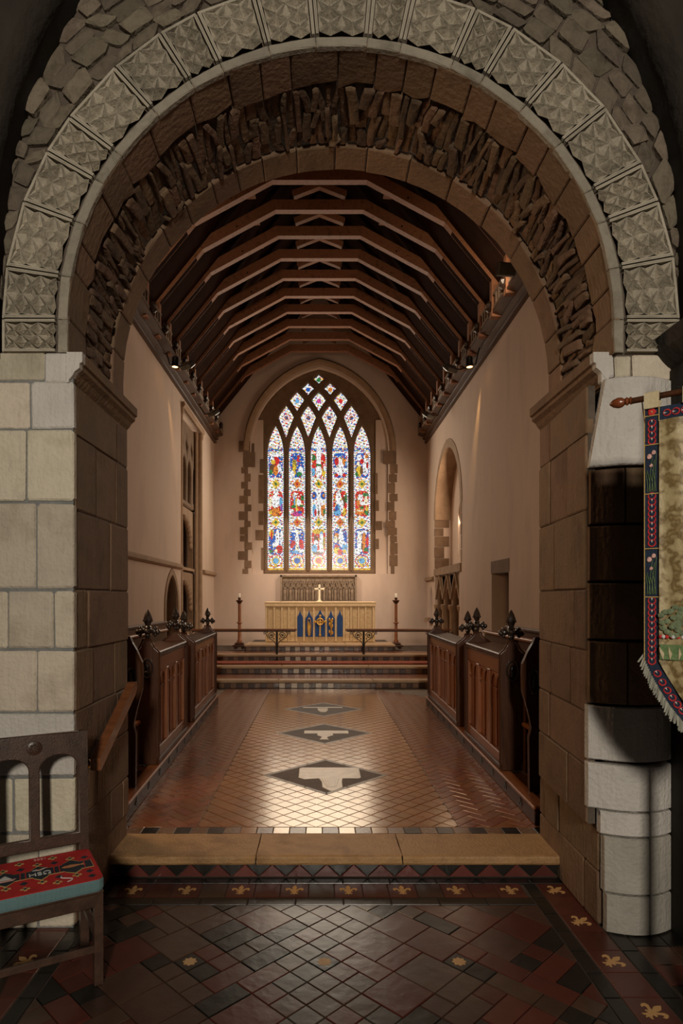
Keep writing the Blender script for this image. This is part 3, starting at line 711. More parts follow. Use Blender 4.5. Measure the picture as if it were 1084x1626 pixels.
# ---- stained glass painted as a fine mosaic of coloured quarries
PAL = {'W': (1.0, 1.0, 1.0), 'B': (.02, .12, .50), 'R': (.70, .03, .03), 'Y': (.85, .55, .05), 'G': (.03, .22, .06), 'P': (.20, .10, .38), 'L': (.15, .45, .75), 'K': (.16, .07, .03), 'O': (.80, .25, .04), 'M': (.62, .06, .30), 'C': (1.0, .90, .62), 'D': (.01, .01, .01), 'T': (.45, .33, .04)}
SCENES = {
 (0, 0): 'B .5,.08,.5,.1,W .5,.35,.22,.2,R .3,.3,.12,.14,W .35,.38,.12,.1,Y .3,.62,.16,.16,K .68,.6,.12,.16,W .5,.72,.14,.2,O .22,.78,.1,.1,G .85,.8,.1,.1,W .68,.12,.12,.1',
 (0, 1): 'R .5,.1,.14,.12,W .5,.42,.24,.26,W .2,.45,.1,.2,C .8,.45,.1,.2,L .85,.66,.09,.14,P .48,.84,.24,.15,O .2,.85,.1,.08,Y .5,.6,.12,.08,W .75,.3,.12,.1',
 (0, 2): 'B .25,.18,.14,.16,Y .26,.3,.05,.2,R .82,.38,.08,.3,W .6,.4,.12,.36,W .3,.52,.14,.1,B .45,.62,.14,.1,W .7,.8,.2,.16,R .2,.88,.16,.06,G .52,.86,.08,.07,C .3,.74,.09,.14',
 (1, 0): 'B .35,.5,.12,.3,T .32,.7,.1,.24,Y .55,.25,.08,.14,R .72,.74,.14,.2,W .62,.86,.16,.1,G .22,.84,.12,.12,W .4,.2,.12,.08,B .62,.45,.12,.1',
 (1, 1): 'R .38,.2,.14,.1,W .36,.45,.06,.2,L .46,.5,.07,.2,Y .6,.48,.14,.12,W .8,.3,.1,.1,G .3,.62,.14,.06,G .75,.6,.12,.05,G .5,.9,.28,.09,M .66,.84,.12,.05,B .2,.8,.1,.08,W .5,.72,.1,.05,Y',
 (1, 2): 'B .5,.45,.10,.36,W .5,.12,.34,.05,W .48,.1,.07,.06,C .3,.56,.12,.1,R .72,.56,.13,.14,R .2,.66,.1,.1,R .78,.7,.1,.1,R .5,.74,.1,.12,C .42,.9,.24,.06,L .72,.86,.16,.08,W',
 (2, 0): 'R .5,.02,.14,.5,W .2,.2,.14,.12,G .8,.2,.14,.14,R .5,.5,.16,.1,G .5,.76,.18,.24,W .2,.74,.1,.2,L .8,.78,.12,.18,Y .84,.62,.08,.1,W .2,.55,.1,.08,R',
 (2, 1): 'W .22,.2,.17,.15,B .78,.2,.17,.15,B .22,.2,.07,.06,O .78,.2,.07,.06,O .5,.45,.1,.5,W .25,.78,.1,.26,L .32,.86,.07,.14,R .75,.74,.12,.28,O .85,.84,.1,.12,G .5,.85,.05,.12,K .72,.52,.08,.07,W',
 (2, 2): 'R .5,.12,.36,.1,Y .66,.26,.1,.14,L .66,.55,.12,.36,W .36,.42,.12,.12,K .34,.58,.12,.14,W .26,.78,.16,.16,L .6,.9,.2,.08,W .8,.55,.06,.24,T .4,.95,.3,.05,K',
 (3, 0): 'B .5,.45,.22,.2,W .5,.72,.24,.2,W .3,.35,.12,.16,R .74,.36,.12,.14,O .5,.22,.08,.08,C .2,.7,.1,.1,W .8,.7,.1,.1,W .3,.9,.1,.07,R .72,.9,.1,.07,R .85,.45,.08,.1,L',
 (3, 1): 'R .4,.34,.16,.3,W .62,.4,.1,.12,Y .7,.42,.1,.2,K .36,.74,.16,.22,L .34,.86,.22,.12,L .3,.7,.08,.1,B .72,.82,.12,.16,Y .6,.6,.1,.24,W .85,.3,.08,.18,G',
 (3, 2): 'B .55,.36,.14,.34,W .28,.28,.14,.1,O .24,.42,.1,.14,C .3,.72,.12,.1,R .32,.85,.18,.14,Y .76,.7,.14,.2,L .75,.56,.1,.08,W .5,.9,.14,.1,R .8,.4,.07,.14,B .75,.88,.1,.08,Y',
 (4, 0): 'B .35,.2,.14,.12,W .7,.5,.16,.42,W .8,.5,.06,.14,R .34,.72,.16,.24,Y .3,.46,.1,.1,C .48,.72,.08,.16,K .2,.86,.08,.1,G .76,.16,.1,.08,O .5,.35,.12,.1,R',
 (4, 1): 'R .7,.16,.16,.07,G .4,.3,.14,.14,W .62,.5,.26,.08,W .3,.5,.1,.12,O .72,.4,.1,.14,C .4,.8,.22,.15,O .4,.78,.2,.03,C .78,.82,.12,.14,G .78,.7,.08,.1,Y .5,.66,.1,.06,G',
 (4, 2): 'B .5,.14,.3,.06,W .36,.5,.13,.34,W .6,.55,.1,.34,O .5,.7,.05,.14,K .3,.86,.2,.12,W .72,.85,.12,.12,G .8,.5,.08,.2,R .62,.28,.1,.1,O .4,.3,.1,.08,C .7,.92,.14,.05,R'}
def parse(sx):
    tok = sx.split(); bg = tok[0]; items = []
    body = ' '.join(tok[1:])
    for it in body.split(' '):
        q = it.split(',')
        if len(q) == 5: items.append((float(q[0]), float(q[1]), float(q[2]), float(q[3]), q[4]))
    return bg, items
def mosaic(X, Y, seed, cell):
    rs = np.random.RandomState(seed)
    gx = np.floor(X/cell).astype(int); gy = np.floor(Y/cell).astype(int)
    gx -= gx.min()-1; gy -= gy.min()-1
    jx = rs.rand(gx.max()+3, gy.max()+3); jy = rs.rand(gx.max()+3, gy.max()+3)
    x0 = X/cell; y0 = Y/cell; bx = np.floor(x0).astype(int)-gx; by = np.floor(y0).astype(int)-gy
    d1 = np.full(X.shape, 9.); d2 = np.full(X.shape, 9.); ci = np.zeros(X.shape, int)
    for ox in (-1, 0, 1):
        for oy in (-1, 0, 1):
            ix, iy = gx+ox, gy+oy
            dx = ix+bx+jx[ix, iy]-x0; dy = iy+by+jy[ix, iy]-y0; d = np.hypot(dx, dy); n = d < d1
            d2 = np.where(n, d1, np.minimum(d2, d)); ci = np.where(n, ix*977+iy*131, ci); d1 = np.where(n, d, d1)
    return ci, d2-d1
def paint(x0, x1, y0, y1, res, kind, idx):
    nx = max(4, int((x1-x0)/res)); ny = int((y1-y0)/res)
    X, Y = np.meshgrid(x0+(np.arange(nx)+.5)*(x1-x0)/nx, y0+(np.arange(ny)+.5)*(y1-y0)/ny)
    ci, edge = mosaic(X, Y, 11+idx, 1.9)
    h = (ci*7919+idx*104729) % 1000/1000.
    lut = ['W']*58+['C']*8+['R']*8+['Y']*7+['B']*4+['G']*3+['L']*4+['O']*2
    names = np.array(lut)[(h*94).astype(int) % 94]
    U = (X-x0)/(x1-x0)
    if kind == 'light':
        for p, (ya, yb) in enumerate(((717, 757), (777, 819), (838, 880))):
            bg, items = parse(SCENES[(idx, p)])
            V = (Y-ya)/(yb-ya); ins = (U > .12) & (U < .88) & (V > 0) & (V < 1) & (((U-.5)/.40)**4+((V-.52)/.5)**4 < 1)
            busy = ins & (h < .34)
            names = np.where(ins, bg, names)
            names = np.where(busy & (h < .09), 'W', names); names = np.where(busy & (h > .26), 'G' if bg == 'R' else 'R', names); names = np.where(busy & (h > .09) & (h < .15), 'Y', names)
            for (cu, cv, ru, rv, c) in items:
                inn = ins & (((U-cu)/ru)**2+((V-cv)/rv)**2 < 1)
                names = np.where(inn, c, names); names = np.where(inn & (h > .92), 'K', names)
        for (yc, c) in ((767, 'O' if idx in (1, 3) else 'Y'), (828.5, 'O' if idx in (1, 3) else 'Y')):
            q = np.abs((U-.5)/.24)+np.abs((Y-yc)/7.5); names = np.where(q < 1, c, names); names = np.where((q < .42), 'G' if idx % 2 == 0 else 'R', names)
            names = np.where((np.abs(Y-yc) < .45), 'K', names)
        q = np.hypot((U-.5)/.17, (Y-890)/4.6); names = np.where(q < 1, 'B' if idx in (1, 3) else ('R' if idx == 2 else 'L'), names); names = np.where((q > 1) & (q < 1.35), 'Y', names)
        q2 = np.hypot((U-.5)/.36, (Y-890)/9.5); names = np.where((q2 > .92) & (q2 < 1.08) & (h < .75), 'R', names)
        names = np.where((Y > 896) & (Y < 900) & (np.abs(np.mod(U*3, 1)-.5) < .22), 'Y', names)
        bord = (U < .1) | (U > .9)
        names = np.where(bord, np.where(np.mod(Y, 3.4) < 1.2, np.array(['B', 'R', 'G'])[(Y/3.4).astype(int) % 3], 'W'), names)
        names = np.where(Y > 901.5, np.where(h < .2, 'O', 'Y'), names)
        names = np.where((Y < 716) & (np.abs(Y-712) < 2.5) & (h < .5), 'B', names)
        if idx == 2:
            names = np.where((Y > 703) & (Y < 735) & (np.abs(U-.5) < .13), 'W', names)
        lead = (edge < .16)
    else:
        cx, cy = (x0+x1)/2, kind; r = np.hypot(X-cx, (Y-cy))
        if idx >= 24:
            names = np.where(r < 3.4, np.array(['L', 'M', 'R', 'B', 'O', 'G'])[idx % 6], names)
        else:
            names = np.where((r < 5.6), 'W', names); names = np.where((r < 3.6), np.where(h < .4, 'B', np.where(h < .7, 'O', 'K')), names); names = np.where((r > 5.2) & (r < 6), 'R', names)
        lead = (edge < .16)
    rgb = np.zeros(X.shape+(3,))
    for k, c in PAL.items(): rgb[names == k] = c
    rgb *= (.82+.3*((ci*31) % 97/97.))[..., None]
    rgb[lead] *= .22
    return nx, ny, rgb
def pane(x0, x1, y0, y1, kind, idx, inside):
    nx, ny, rgb = paint(x0, x1, y0, y1, .62, kind, idx)
    v = [(wx(x0+(x1-x0)*i/nx), YE+.30, wz(y0+(y1-y0)*j/ny)) for j in range(ny+1) for i in range(nx+1)]
    f = []; cols = []
    for j in range(ny):
        for i in range(nx):
            xx, yy = x0+(x1-x0)*(i+.5)/nx, y0+(y1-y0)*(j+.5)/ny
            if not inside(xx, yy): continue
            a = j*(nx+1)+i; f.append((a, a+1, a+nx+2, a+nx+1)); cols.append(rgb[j, i])
    me = bpy.data.meshes.new('m'); me.from_pydata(v, [], f)
    ca = me.color_attributes.new('Col', 'FLOAT_COLOR', 'CORNER')
    cc = np.ones((len(f), 4, 4), np.float32); cc[:, :, :3] = np.array(cols)[:, None, :]
    ca.data.foreach_set('color', cc.ravel()); me.materials.append(MATS['stained_glass'])
    return link('stained_glass_pane', me, win)
for i, (a, b_) in enumerate(LC):
    c = (a+b_)/2; hwid = (b_-a)/2+1.2
    pane(a-1.2, b_+1.2, 673, 906, 'light', i, lambda x, y, c=c, hwid=hwid: y > 722 or abs(x-c) < hwid*max(0, 1-((722-y)/50)**1.7)+.8)
for k, d in enumerate(DM):
    x, t_, m, b_, h_ = d
    pane(x-h_-1, x+h_+1, t_-1, b_+1, m, 20+k, lambda xx, yy, d=d: abs(xx-d[0])/(d[4]+1.5)+(abs(yy-d[2])/((d[3]-d[2]+2) if yy > d[2] else (d[2]-d[1]+2))) < 1.12)
MB().box((-1.9, YE+.36, 2.2), (1.9, YE+.38, 8.3)).build('backing', 'dark_glass', win)
# ================================================================== left wall: small arched door and traceried recess
d1 = MB()
d1.prism(pointed(12.0, .5, 1.62, .66, FZ, 8), -.30, -.25, lambda u, v, w_: (WL+w_, u, v))
door = d1.build('door_1', 'oak_black'); tag(door, 'small pointed dark oak door in the plastered left wall', kind='structure')
for k in range(5):
    y = 11.56+k*.18; MB().slab(rect(y, y+.17, FZ+.02, 1.95 if k in (0, 4) else 2.15), 0, .02, lambda u, v, w_: (WL-.25+w_, u, v), .004).build('plank', 'oak_black', door)
MB().tube([(WL-.2, 12.35, 1.1), (WL-.17, 12.35, 1.15), (WL-.2, 12.35, 1.2)], .012).build('handle', 'iron_black', door)
MB().sweep(pointed(12.0, .5, 1.62, .66, FZ, 8)[::-1], [(-.0, -.25), (.10, 0.0), (.10, .015), (-.02, .015), (-.04, -.02), (-.04, -.25)], lambda u, v, w_: (WL+w_, u, v)).build('door_surround', 'jamb_stone', wall_left)
win2 = MB().box((WL-.45, 12.8, .9), (WL-.40, 15.05, 5.75)).build('window_2', 'plaster', None)
tag(win2, 'tall stone traceried recess in the left wall near the altar', kind='structure')
def lrec(u, v, w_): return (WL-.22+w_, u, v)
holed('upper_tracery', rect(12.86, 14.99, 3.86, 5.71), [pointed(13.25+.54*k, .20, 4.62, .34, 3.98, 5) for k in range(4)]+[[(13.52+.54*k, 4.95), (13.66+.54*k, 5.22), (13.52+.54*k, 5.5), (13.38+.54*k, 5.22)] for k in range(3)], .16, 'tracery_stone', win2, lrec, .03)
MB().box((WL-.36, 12.86, 3.86), (WL-.33, 14.99, 5.71)).build('dark_glazing', 'dark_glass', win2)
for zt, zb in ((3.84, 2.46), (2.40, 1.0)):
    big = pointed(13.92, .86, zt-.95, .80, zb, 9)
    holed('arched_panel', rect(12.86, 14.99, zb, zt), [big], .12, 'jamb_stone', win2, lrec, .03)
    R_ = pointed(13.92, .80, zt-.95, .74, None, 8)
    b = MB()
    for (u, v) in R_[1:-1:1]: b.ball((WL-.20, u, v), (.05, .09, .09), 8, 5)
    b.build('cusping', 'jamb_stone', win2, True)
    MB().box((WL-.3, 12.86, zb-.03), (WL-.12, 14.99, zb+.03)).build('transom', 'jamb_stone', win2)
for y, r in ((12.84, .07), (12.93, .045), (14.98, .07), (14.9, .045), (14.83, .03)):
    MB().lathe([(r*1.5, 0), (r*1.5, .08), (r, .12), (r, 4.55), (r*1.3, 4.6), (r*1.3, 4.72)], 10, (WL-.04 if r > .05 else WL-.10, y, 1.0)).build('shaft', 'jamb_stone', win2, True)
MB().sweep([(12.80, 5.70), (15.05, 5.70)], [(0, 0), (.10, 0), (.12, .06), (.05, .08), (0, .05)], lambda u, v, w_: (WL+w_, u, v)).build('label_mould', 'jamb_stone', win2)
# ================================================================== right wall: splayed window, sedilia, doorway, piscina
win3 = MB().box((WR+.46, 12.7, 2.4), (WR+.5, 15.7, 5.35)).build('window_3', 'plaster', None)
tag(win3, 'pointed splayed window recess in the right wall', kind='structure')
holed('inner_surround', pointed(14.2, 1.44, 3.75, 1.52, 2.5, 9), [pointed(13.75, .30, 3.5, .6, 2.8, 6), pointed(14.55, .30, 3.5, .6, 2.8, 6)], .06, 'plaster', win3, lambda u, v, w_: (WR+.42+w_, u, v))
for c in (13.75, 14.55):
    b = MB(); p = pointed(c, .30, 3.5, .6, 2.8, 6); b.prism(p, 0, .01, lambda u, v, w_: (WR+.445+w_, u, v)); b.build('glass_pane', 'day_glass', win3)
arch = pointed(14.2, 1.42, 3.75, 1.5, None, 9)
MB().sweep(arch[::-1], [(-.02, -.40), (-.05, -.05), (-.05, .012), (.13, .012), (.14, 0), (.0, -.40)], lambda u, v, w_: (WR-w_, u, v)).build('arch_surround', 'jamb_stone', win3)
for k, (za, zb, ln) in enumerate(((2.55, 2.80, .34), (2.82, 3.08, .22), (3.10, 3.34, .34), (3.36, 3.54, .2), (3.56, 3.78, .34))):
    MB().box((WR-.008, 15.60, za), (WR+ln, 15.67+.05*(k % 2), zb)).build('quoin', 'quoin_brown', win3)
    MB().box((WR-.008, 12.70, za), (WR+.2, 12.80-.03*(k % 2), zb)).build('quoin', 'jamb_stone', win3)
MB().box((WR-.03, 12.75, 2.36), (WR+.45, 15.66, 2.53)).build('window_sill', 'jamb_stone', win3)
sed = MB().box((WR+.38, 12.9, .7), (WR+.44, 15.7, 2.4)).build('sedilia_recess', 'jamb_stone', wall_right)
hs = [pointed(13.42+.88*k, .37, 1.62, .42, .80, 7) for k in range(3)]
trs = []
for k in range(4):
    c = 12.98+.88*k
    trs.append([(c, 1.85), (min(c+.2, 15.63), 2.3), (max(c-.2, 12.97), 2.3)] if 0 < k < 3 else ([(c, 1.85), (c+.2, 2.3), (c, 2.3)] if k == 0 else [(c, 1.85), (c, 2.3), (c-.2, 2.3)]))
holed('sedilia_arcade', rect(12.96, 15.64, .75, 2.35), hs+[trs[1], trs[2]], .14, 'jamb_stone', sed, lambda u, v, w_: (WR+.12+w_, u, v), .025)
for k in range(3):
    c = 13.42+.88*k
    MB().sweep([(c-.42, 1.78), (c, 2.33), (c+.42, 1.78)], [(0, 0), (.05, 0), (.04, .05), (0, .05)], lambda u, v, w_: (WR+.05-w_, u, v)).build('gable_moulding', 'jamb_stone', sed)
for k in range(4):
    MB().lathe([(.07, 0), (.07, .08), (.045, .11), (.045, .78), (.07, .82), (.08, .9), (.05, .92)], 10, (WR+.04, 12.98+.88*k, .75)).build('shaft', 'sanctuary_stone', sed, True)
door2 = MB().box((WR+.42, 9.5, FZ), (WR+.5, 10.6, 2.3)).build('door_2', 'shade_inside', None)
tag(door2, 'dark narrow doorway in the right wall beside the stalls', kind='structure')
for k in range(5): MB().slab(rect(9.57+.185*k, 9.745+.185*k, FZ+.02, 2.2), 0, .02, lambda u, v, w_: (WR+.42-w_, u, v), .004).build('plank', 'oak_black', door2)
MB().box((WR-.006, 9.52, 2.22), (WR+.3, 10.53, 2.42)).build('lintel', 'quoin_brown', door2)
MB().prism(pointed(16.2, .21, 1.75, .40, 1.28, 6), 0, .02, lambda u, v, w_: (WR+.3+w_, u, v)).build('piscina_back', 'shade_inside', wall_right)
MB().box((WR-.12, 15.96, 1.22), (WR+.1, 16.44, 1.31)).build('piscina_shelf', 'jamb_stone', wall_right)
# ================================================================== roof
RID = 10.0
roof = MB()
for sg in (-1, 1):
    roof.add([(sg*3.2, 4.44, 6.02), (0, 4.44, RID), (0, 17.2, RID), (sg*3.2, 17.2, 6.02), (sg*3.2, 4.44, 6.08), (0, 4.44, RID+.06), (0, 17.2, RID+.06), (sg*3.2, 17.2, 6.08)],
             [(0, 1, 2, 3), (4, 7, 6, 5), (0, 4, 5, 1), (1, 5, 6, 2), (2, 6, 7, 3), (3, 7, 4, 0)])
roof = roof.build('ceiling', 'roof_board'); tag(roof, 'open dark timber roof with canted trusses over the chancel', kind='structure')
TP = [(2.62, 6.10), (2.62, 6.66), (1.91, 7.53), (.72, 8.175)]
def beam(p, q, dep, wid, nrm):
    # member from p to q in the x-z plane; soffit edge on the line, depth dep along nrm
    return [(p[0], -wid/2, p[1]), (q[0], -wid/2, q[1]), (q[0]+nrm[2], -wid/2, q[1]+nrm[3]), (p[0]+nrm[0], -wid/2, p[1]+nrm[1]), (p[0], wid/2, p[1]), (q[0], wid/2, q[1]), (q[0]+nrm[2], wid/2, q[1]+nrm[3]), (p[0]+nrm[0], wid/2, p[1]+nrm[1])]
BF = [(0, 3, 2, 1), (4, 5, 6, 7), (0, 1, 5, 4), (1, 2, 6, 5), (2, 3, 7, 6), (3, 0, 4, 7)]
def make_truss():
    b = MB().add(beam((-.72, 8.175), (.72, 8.175), 0, .115, (-.045, .17, .045, .17)), BF)
    t_ = b.build('truss', 'roof_oak', roof)
    for sg in (-1, 1):
        m = lambda L_: [(sg*x, y, z) for x, y, z in L_]
        MB().add(m(beam(TP[0], TP[1], 0, .115, (.17, 0, .17, .05))), BF).build('wall_post', 'roof_oak', t_)
        MB().add(m(beam(TP[1], TP[2], 0, .115, (.24, .08, .24, .26))), BF).build('lower_brace', 'roof_oak', t_)
        MB().add(m(beam(TP[2], TP[3], 0, .115, (.09, .14, .045, .17))), BF).build('upper_brace', 'roof_oak', t_)
        MB().add(m(beam((2.86, 6.36), (.02, 9.86), 0, .10, (.06, .09, .0, .12))), BF).build('rafter', 'roof_board', t_)
        MB().add(m(beam((.42, 8.40), (0, 8.56), 0, .10, (.03, .10, 0, .11))), BF).build('scissor_brace', 'roof_oak', t_)
        MB().add(m(beam((1.05, 8.42), (1.40, 8.40), 0, .10, (.02, .12, .0, .10))), BF).build('strut', 'roof_oak', t_)
        MB().tube([(sg*1.35, -.065, 7.90), (sg*1.35, .065, 7.90)], .015, 6).build('peg', 'oak_black', t_)
    return t_
tr = make_truss()
ys = [9.64+.735*k for k in range(-6, 10)]
tr.location.y = ys[0]
for y in ys[1:]:
    c = copytree(tr, roof); c.location.y = y
for sg, WX in ((-1, WL), (1, WR)):
    cp = [(-.02, ZC-.03), (.07, ZC-.03), (.07, ZC+.015), (.045, ZC+.025), (.045, ZC+.045), (.12, ZC+.075), (.12, ZC+.105), (.09, ZC+.115), (.09, ZC+.13), (.21, ZC+.17), (.24, ZC+.18), (.24, ZC+.21), (-.02, ZC+.21)]
    b = MB(); n = len(cp)
    b.add([(WX-sg*q[0], 4.46, q[1]) for q in cp]+[(WX-sg*q[0], 16.79, q[1]) for q in cp], [tuple(range(n)), tuple(range(n, 2*n))]+[(i, (i+1) % n, n+(i+1) % n, n+i) for i in range(n)])
    co = b.build('cornice', 'cornice_wood', roof)
    MB().box((min(WX-sg*.02, WX-sg*.08), 4.46, ZC+.21), (max(WX-sg*.02, WX-sg*.08), 16.79, ZC+.62)).build('frieze_board', 'roof_board', co)
    fr = MB()
    b = MB(); xf = WX-sg*.215
    for k in range(3): b.box((min(xf, xf-sg*.03), -.17+.14*k, .02), (max(xf, xf-sg*.03), -.12+.14*k, .20))
    b.box((min(xf, xf-sg*.035), -.22, .20), (max(xf, xf-sg*.035), .22, .235)); b.box((min(xf, xf-sg*.035), -.22, 0), (max(xf, xf-sg*.035), .22, .03))
    me = b.mesh('frieze_pale')
    b2 = MB().lathe([(.012, 0), (.05, .03), (.03, .07), (.055, .12), (.02, .17)], 8, (xf-sg*.06, 0, 0)); me2 = b2.mesh('oak_black', True)
    for y in ys:
        if y+.37 > 16.7: continue
        o = link('pierced_panel', me, co); o.location = (0, y+.367, ZC+.215)
        o = link('carved_boss', me2, co); o.location = (0, y, ZC+.21)
MB().box((-3, 16.60, 8.02), (3, 16.66, 8.2))
# ================================================================== sanctuary steps
SY = [11.6, 12.6, 13.6, 14.4]
for n, y in enumerate(SY):
    z0, z1 = FZ+.15*n, FZ+.15*(n+1)
    x0, x1 = (-2.80, 2.86) if n < 3 else (-1.72, 1.74)
    y1 = 16.79 if n == 3 else SY[n+1]+.02
    if n == 2: y1 = 16.79
    so = MB().box((x0, y+.02, z0-.1), (x1, y1, z1-.045)).build('trim_%d' % (n+2), 'grout', None)
    tag(so, ['lowest sanctuary step with chequered tile riser', 'second sanctuary step below the altar rail', 'third sanctuary step carrying the candle stands', 'top step on which the altar stands'][n], kind='structure')
    xs = [x0, x0+(x1-x0)*.36, x0+(x1-x0)*.67, x1]
    for a, b_ in zip(xs, xs[1:]):
        MB().bbox((a+.002, y-.02, z1-.05), (b_-.002, y+.26 if n < 3 else y+.9, z1), .012).build('nosing_stone', 'sanctuary_stone', so)
    w_ = .112; k = 0; x = x0+.04
    while x < x1-w_:
        c = x+w_/2; pale = (k % 2 == 0)
        m = 'tile_glint' if pale and abs(c+.28 if n < 2 else c+.3) < (.62 if n < 2 else .55) else ('tile_figured' if pale else 'tile_brown')  # pale central tiles have the glaze reflection put into their colour
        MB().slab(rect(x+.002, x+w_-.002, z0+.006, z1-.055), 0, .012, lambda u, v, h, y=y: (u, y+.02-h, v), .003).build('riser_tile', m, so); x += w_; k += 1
    if n < 3:
        ya = y+.262; yb = SY[n+1]+.0; nn = 22
        for r in range(3):
            for q in range(nn):
                tile(rect(x0+(x1-x0)*q/nn+.002, x0+(x1-x0)*(q+1)/nn-.002, ya+(yb-ya)*r/3+.002, ya+(yb-ya)*(r+1)/3-.002), z1-.004, 'tread_tile', 'tile_choir', so, .045)
rug = MB().bbox((-2.45, 13.0, FZ+.301), (2.45, 13.50, FZ+.322), .006).build('altar_runner', 'carpet_red'); tag(rug, 'narrow red patterned carpet runner along the altar rail step', 'carpet')
# ================================================================== altar, reredos, cross
AY, AZ = 15.14, FZ+.60
al = thing('altar', (0.02, AY, AZ), 'altar under a gold embroidered frontal with blue gothic panels', 'altar')
aw, ah = 1.34, .975
MB().bbox((-aw+.02, .03, 0), (aw-.02, .85, ah-.03), .01).build('altar_body', 'altar_cloth', al)
MB().bbox((-aw, -.01, ah-.03), (aw, .88, ah), .008).build('altar_top', 'altar_cloth', al)
MB().bbox((-aw, -.005, ah-.11), (aw, .03, ah-.03), .006).build('superfrontal', 'altar_cloth', al)
KA = AY/1000
def ax(x): return (x-507)*KA-.02
def az(y): return EYE-(y-950)*KA-AZ
edges = [421.5, 425, 434, 437, 446, 449, 457, 460, 469.5]
for a, b_ in ((425, 434), (437, 446), (449, 457), (460, 469), (547.5, 555.5), (559, 567.5), (571, 579), (582, 590.5)):
    p = rect(ax(a), ax(b_), .03, ah-.115)
    MB().slab(p, .02, .012, lambda u, v, h: (u, .03-h, v), .004).build('embroidered_panel', 'altar_cloth_fold', al)
for x in (423, 435.5, 447.5, 458.5, 470.5, 482.5, 498, 518, 533, 545.8, 557.2, 569.3, 580.5, 592.5):
    MB().bbox((ax(x)-.018, .005, .02), (ax(x)+.018, .03, ah-.112), .008).build('orphrey', 'altar_cloth', al)
for (a, b_, t_) in ((471.9, 480.6, 969), (484.8, 496.6, 969), (500.4, 515.7, 968), (519.3, 531, 969), (535, 543.8, 968)):
    m = (a+b_)/2; ys_ = 980 if b_-a < 10 else (982 if b_-a < 13 else 980)
    p = [(ax(a), az(1011)), (ax(b_), az(1011)), (ax(b_), az(ys_)), (ax(m+(b_-m)*.45), az(ys_-4.5)), (ax(m), az(t_)), (ax(m-(b_-m)*.45), az(ys_-4.5)), (ax(a), az(ys_))]
    bp_ = MB().slab(p, -.005, .004, lambda u, v, h: (u, .0-h, v), .003).build('blue_panel', 'cloth_blue', al)
    tag(bp_, 'deep blue pointed arch panel')
    if a == 484.8:
        pts = [(ax(490.7+2.9*math.sin(q)), -.012, az(995.5-14*math.cos(q))) for q in [2*PI*k/24 for k in range(24)]]
        b = MB().tube(pts, .009, 6, True)
        for k in range(4): b.tube([(ax(490.7), -.012, az(1008)), (ax(490.7+[-1.5, .6, -.5, 1.6][k]), -.015, az(998-k*2)), (ax(490.7+[-1, .3, .2, .9][k]), -.012, az(987+k*2))], .012, 5)
        b.build('gold_emblem', 'gold_thread', bp_, True)
    elif a == 500.4:
        b = MB().bbox((ax(508)-.016, -.02, az(1009)), (ax(508)+.016, -.004, az(977)), .005).bbox((ax(500.5), -.02, az(988.5)), (ax(516), -.004, az(986)), .005)
        for q in ((500.5, 987.2), (516, 987.2), (508.2, 978), (508, 1008.5)): b.ball((ax(q[0]), -.012, az(q[1])), (.032, .012, .032), 10, 6)
        b.tube([(ax(508)+.075*math.cos(q), -.014, az(987)+.075*math.sin(q)) for q in [2*PI*k/20 for k in range(20)]], .016, 6, True).ball((ax(508), -.014, az(987)), (.03, .012, .03), 10, 6)
        b.build('gold_cross', 'gold_thread', bp_, True)
    elif a == 519.3:
        b = MB().tube([(ax(525), -.014, az(1009)), (ax(526), -.016, az(1000)), (ax(524.5), -.016, az(992)), (ax(525.5), -.014, az(983))], [.014, .02, .02, .012], 6)
        for k, (x_, y_) in enumerate(((523, 1003), (527.5, 1005), (522.8, 984), (527.6, 984), (523, 991), (527.3, 994), (526.5, 988))): b.ball((ax(x_), -.014, az(y_)), (.022, .011, .045), 8, 5)
        b.build('gold_emblem', 'gold_thread', bp_, True)
cr = thing('altar_cross', (ax(507)+.02, AY+.6, AZ+ah), 'ivory coloured standing cross on the altar', 'cross')
MB().bbox((-.07, -.05, 0), (.07, .05, .02), .006).bbox((-.035, -.03, .02), (.035, .03, .045), .006).build('base', 'ivory', cr)
MB().bbox((-.024, -.012, .045), (.024, .012, .43), .006).build('upright', 'ivory', cr)
MB().bbox((-.125, -.012, .30), (.125, .012, .342), .006).build('crossbar', 'ivory', cr)
rx0, rx1, rz0, rz1 = ex(445), ex(566), ez(957), ez(913)
rr = thing('reredos', ((rx0+rx1)/2, YE-.06, rz0), 'carved brown stone reredos of small canopied figures above the altar', 'reredos')
rw = (rx1-rx0)/2; rh = rz1-rz0
MB().box((-rw, 0, 0), (rw, .055, rh)).build('panel', 'reredos_stone', rr)
b = MB(); 
for q in ((-rw, -.03, rh-.06, rw, rh), (-rw, -.03, 0, rw, .05)): b.bbox((q[0], -.05, q[2]), (q[3], 0, q[4]), .01)
b.bbox((-rw, -.05, 0), (-rw+.05, 0, rh), .01).bbox((rw-.05, -.05, 0), (rw, 0, rh), .01); b.build('frame', 'reredos_stone', rr)
nf = 13; fw = (2*rw-.10)/nf
bn = MB().sweep([(-fw/2, .36), (0, .55), (fw/2, .36)], [(0, -.035), (.02, -.035), (.02, 0), (0, 0)], lambda u, v, w_: (u, w_, v)).box((-fw/2-.009, -.035, .05), (-fw/2+.009, 0, .60)).ball((0, -.03, .58), (.02, .02, .03), 6, 4)
me_n = bn.mesh('reredos_stone')
me_f = MB().lathe([(.034, 0), (.042, .06), (.03, .18), (.04, .25), (.02, .29)], 8, (0, -.012, .06)).ball((0, -.018, .375), (.022, .022, .03), 8, 6).mesh('reredos_stone', True)
for k in range(nf):
    x = -rw+.05+fw*(k+.5)
    o = link('canopy_niche', me_n, rr); o.location = (x, 0, 0)
    if k != 6: o = link('figure', me_f, rr); o.location = (x, 0, 0)
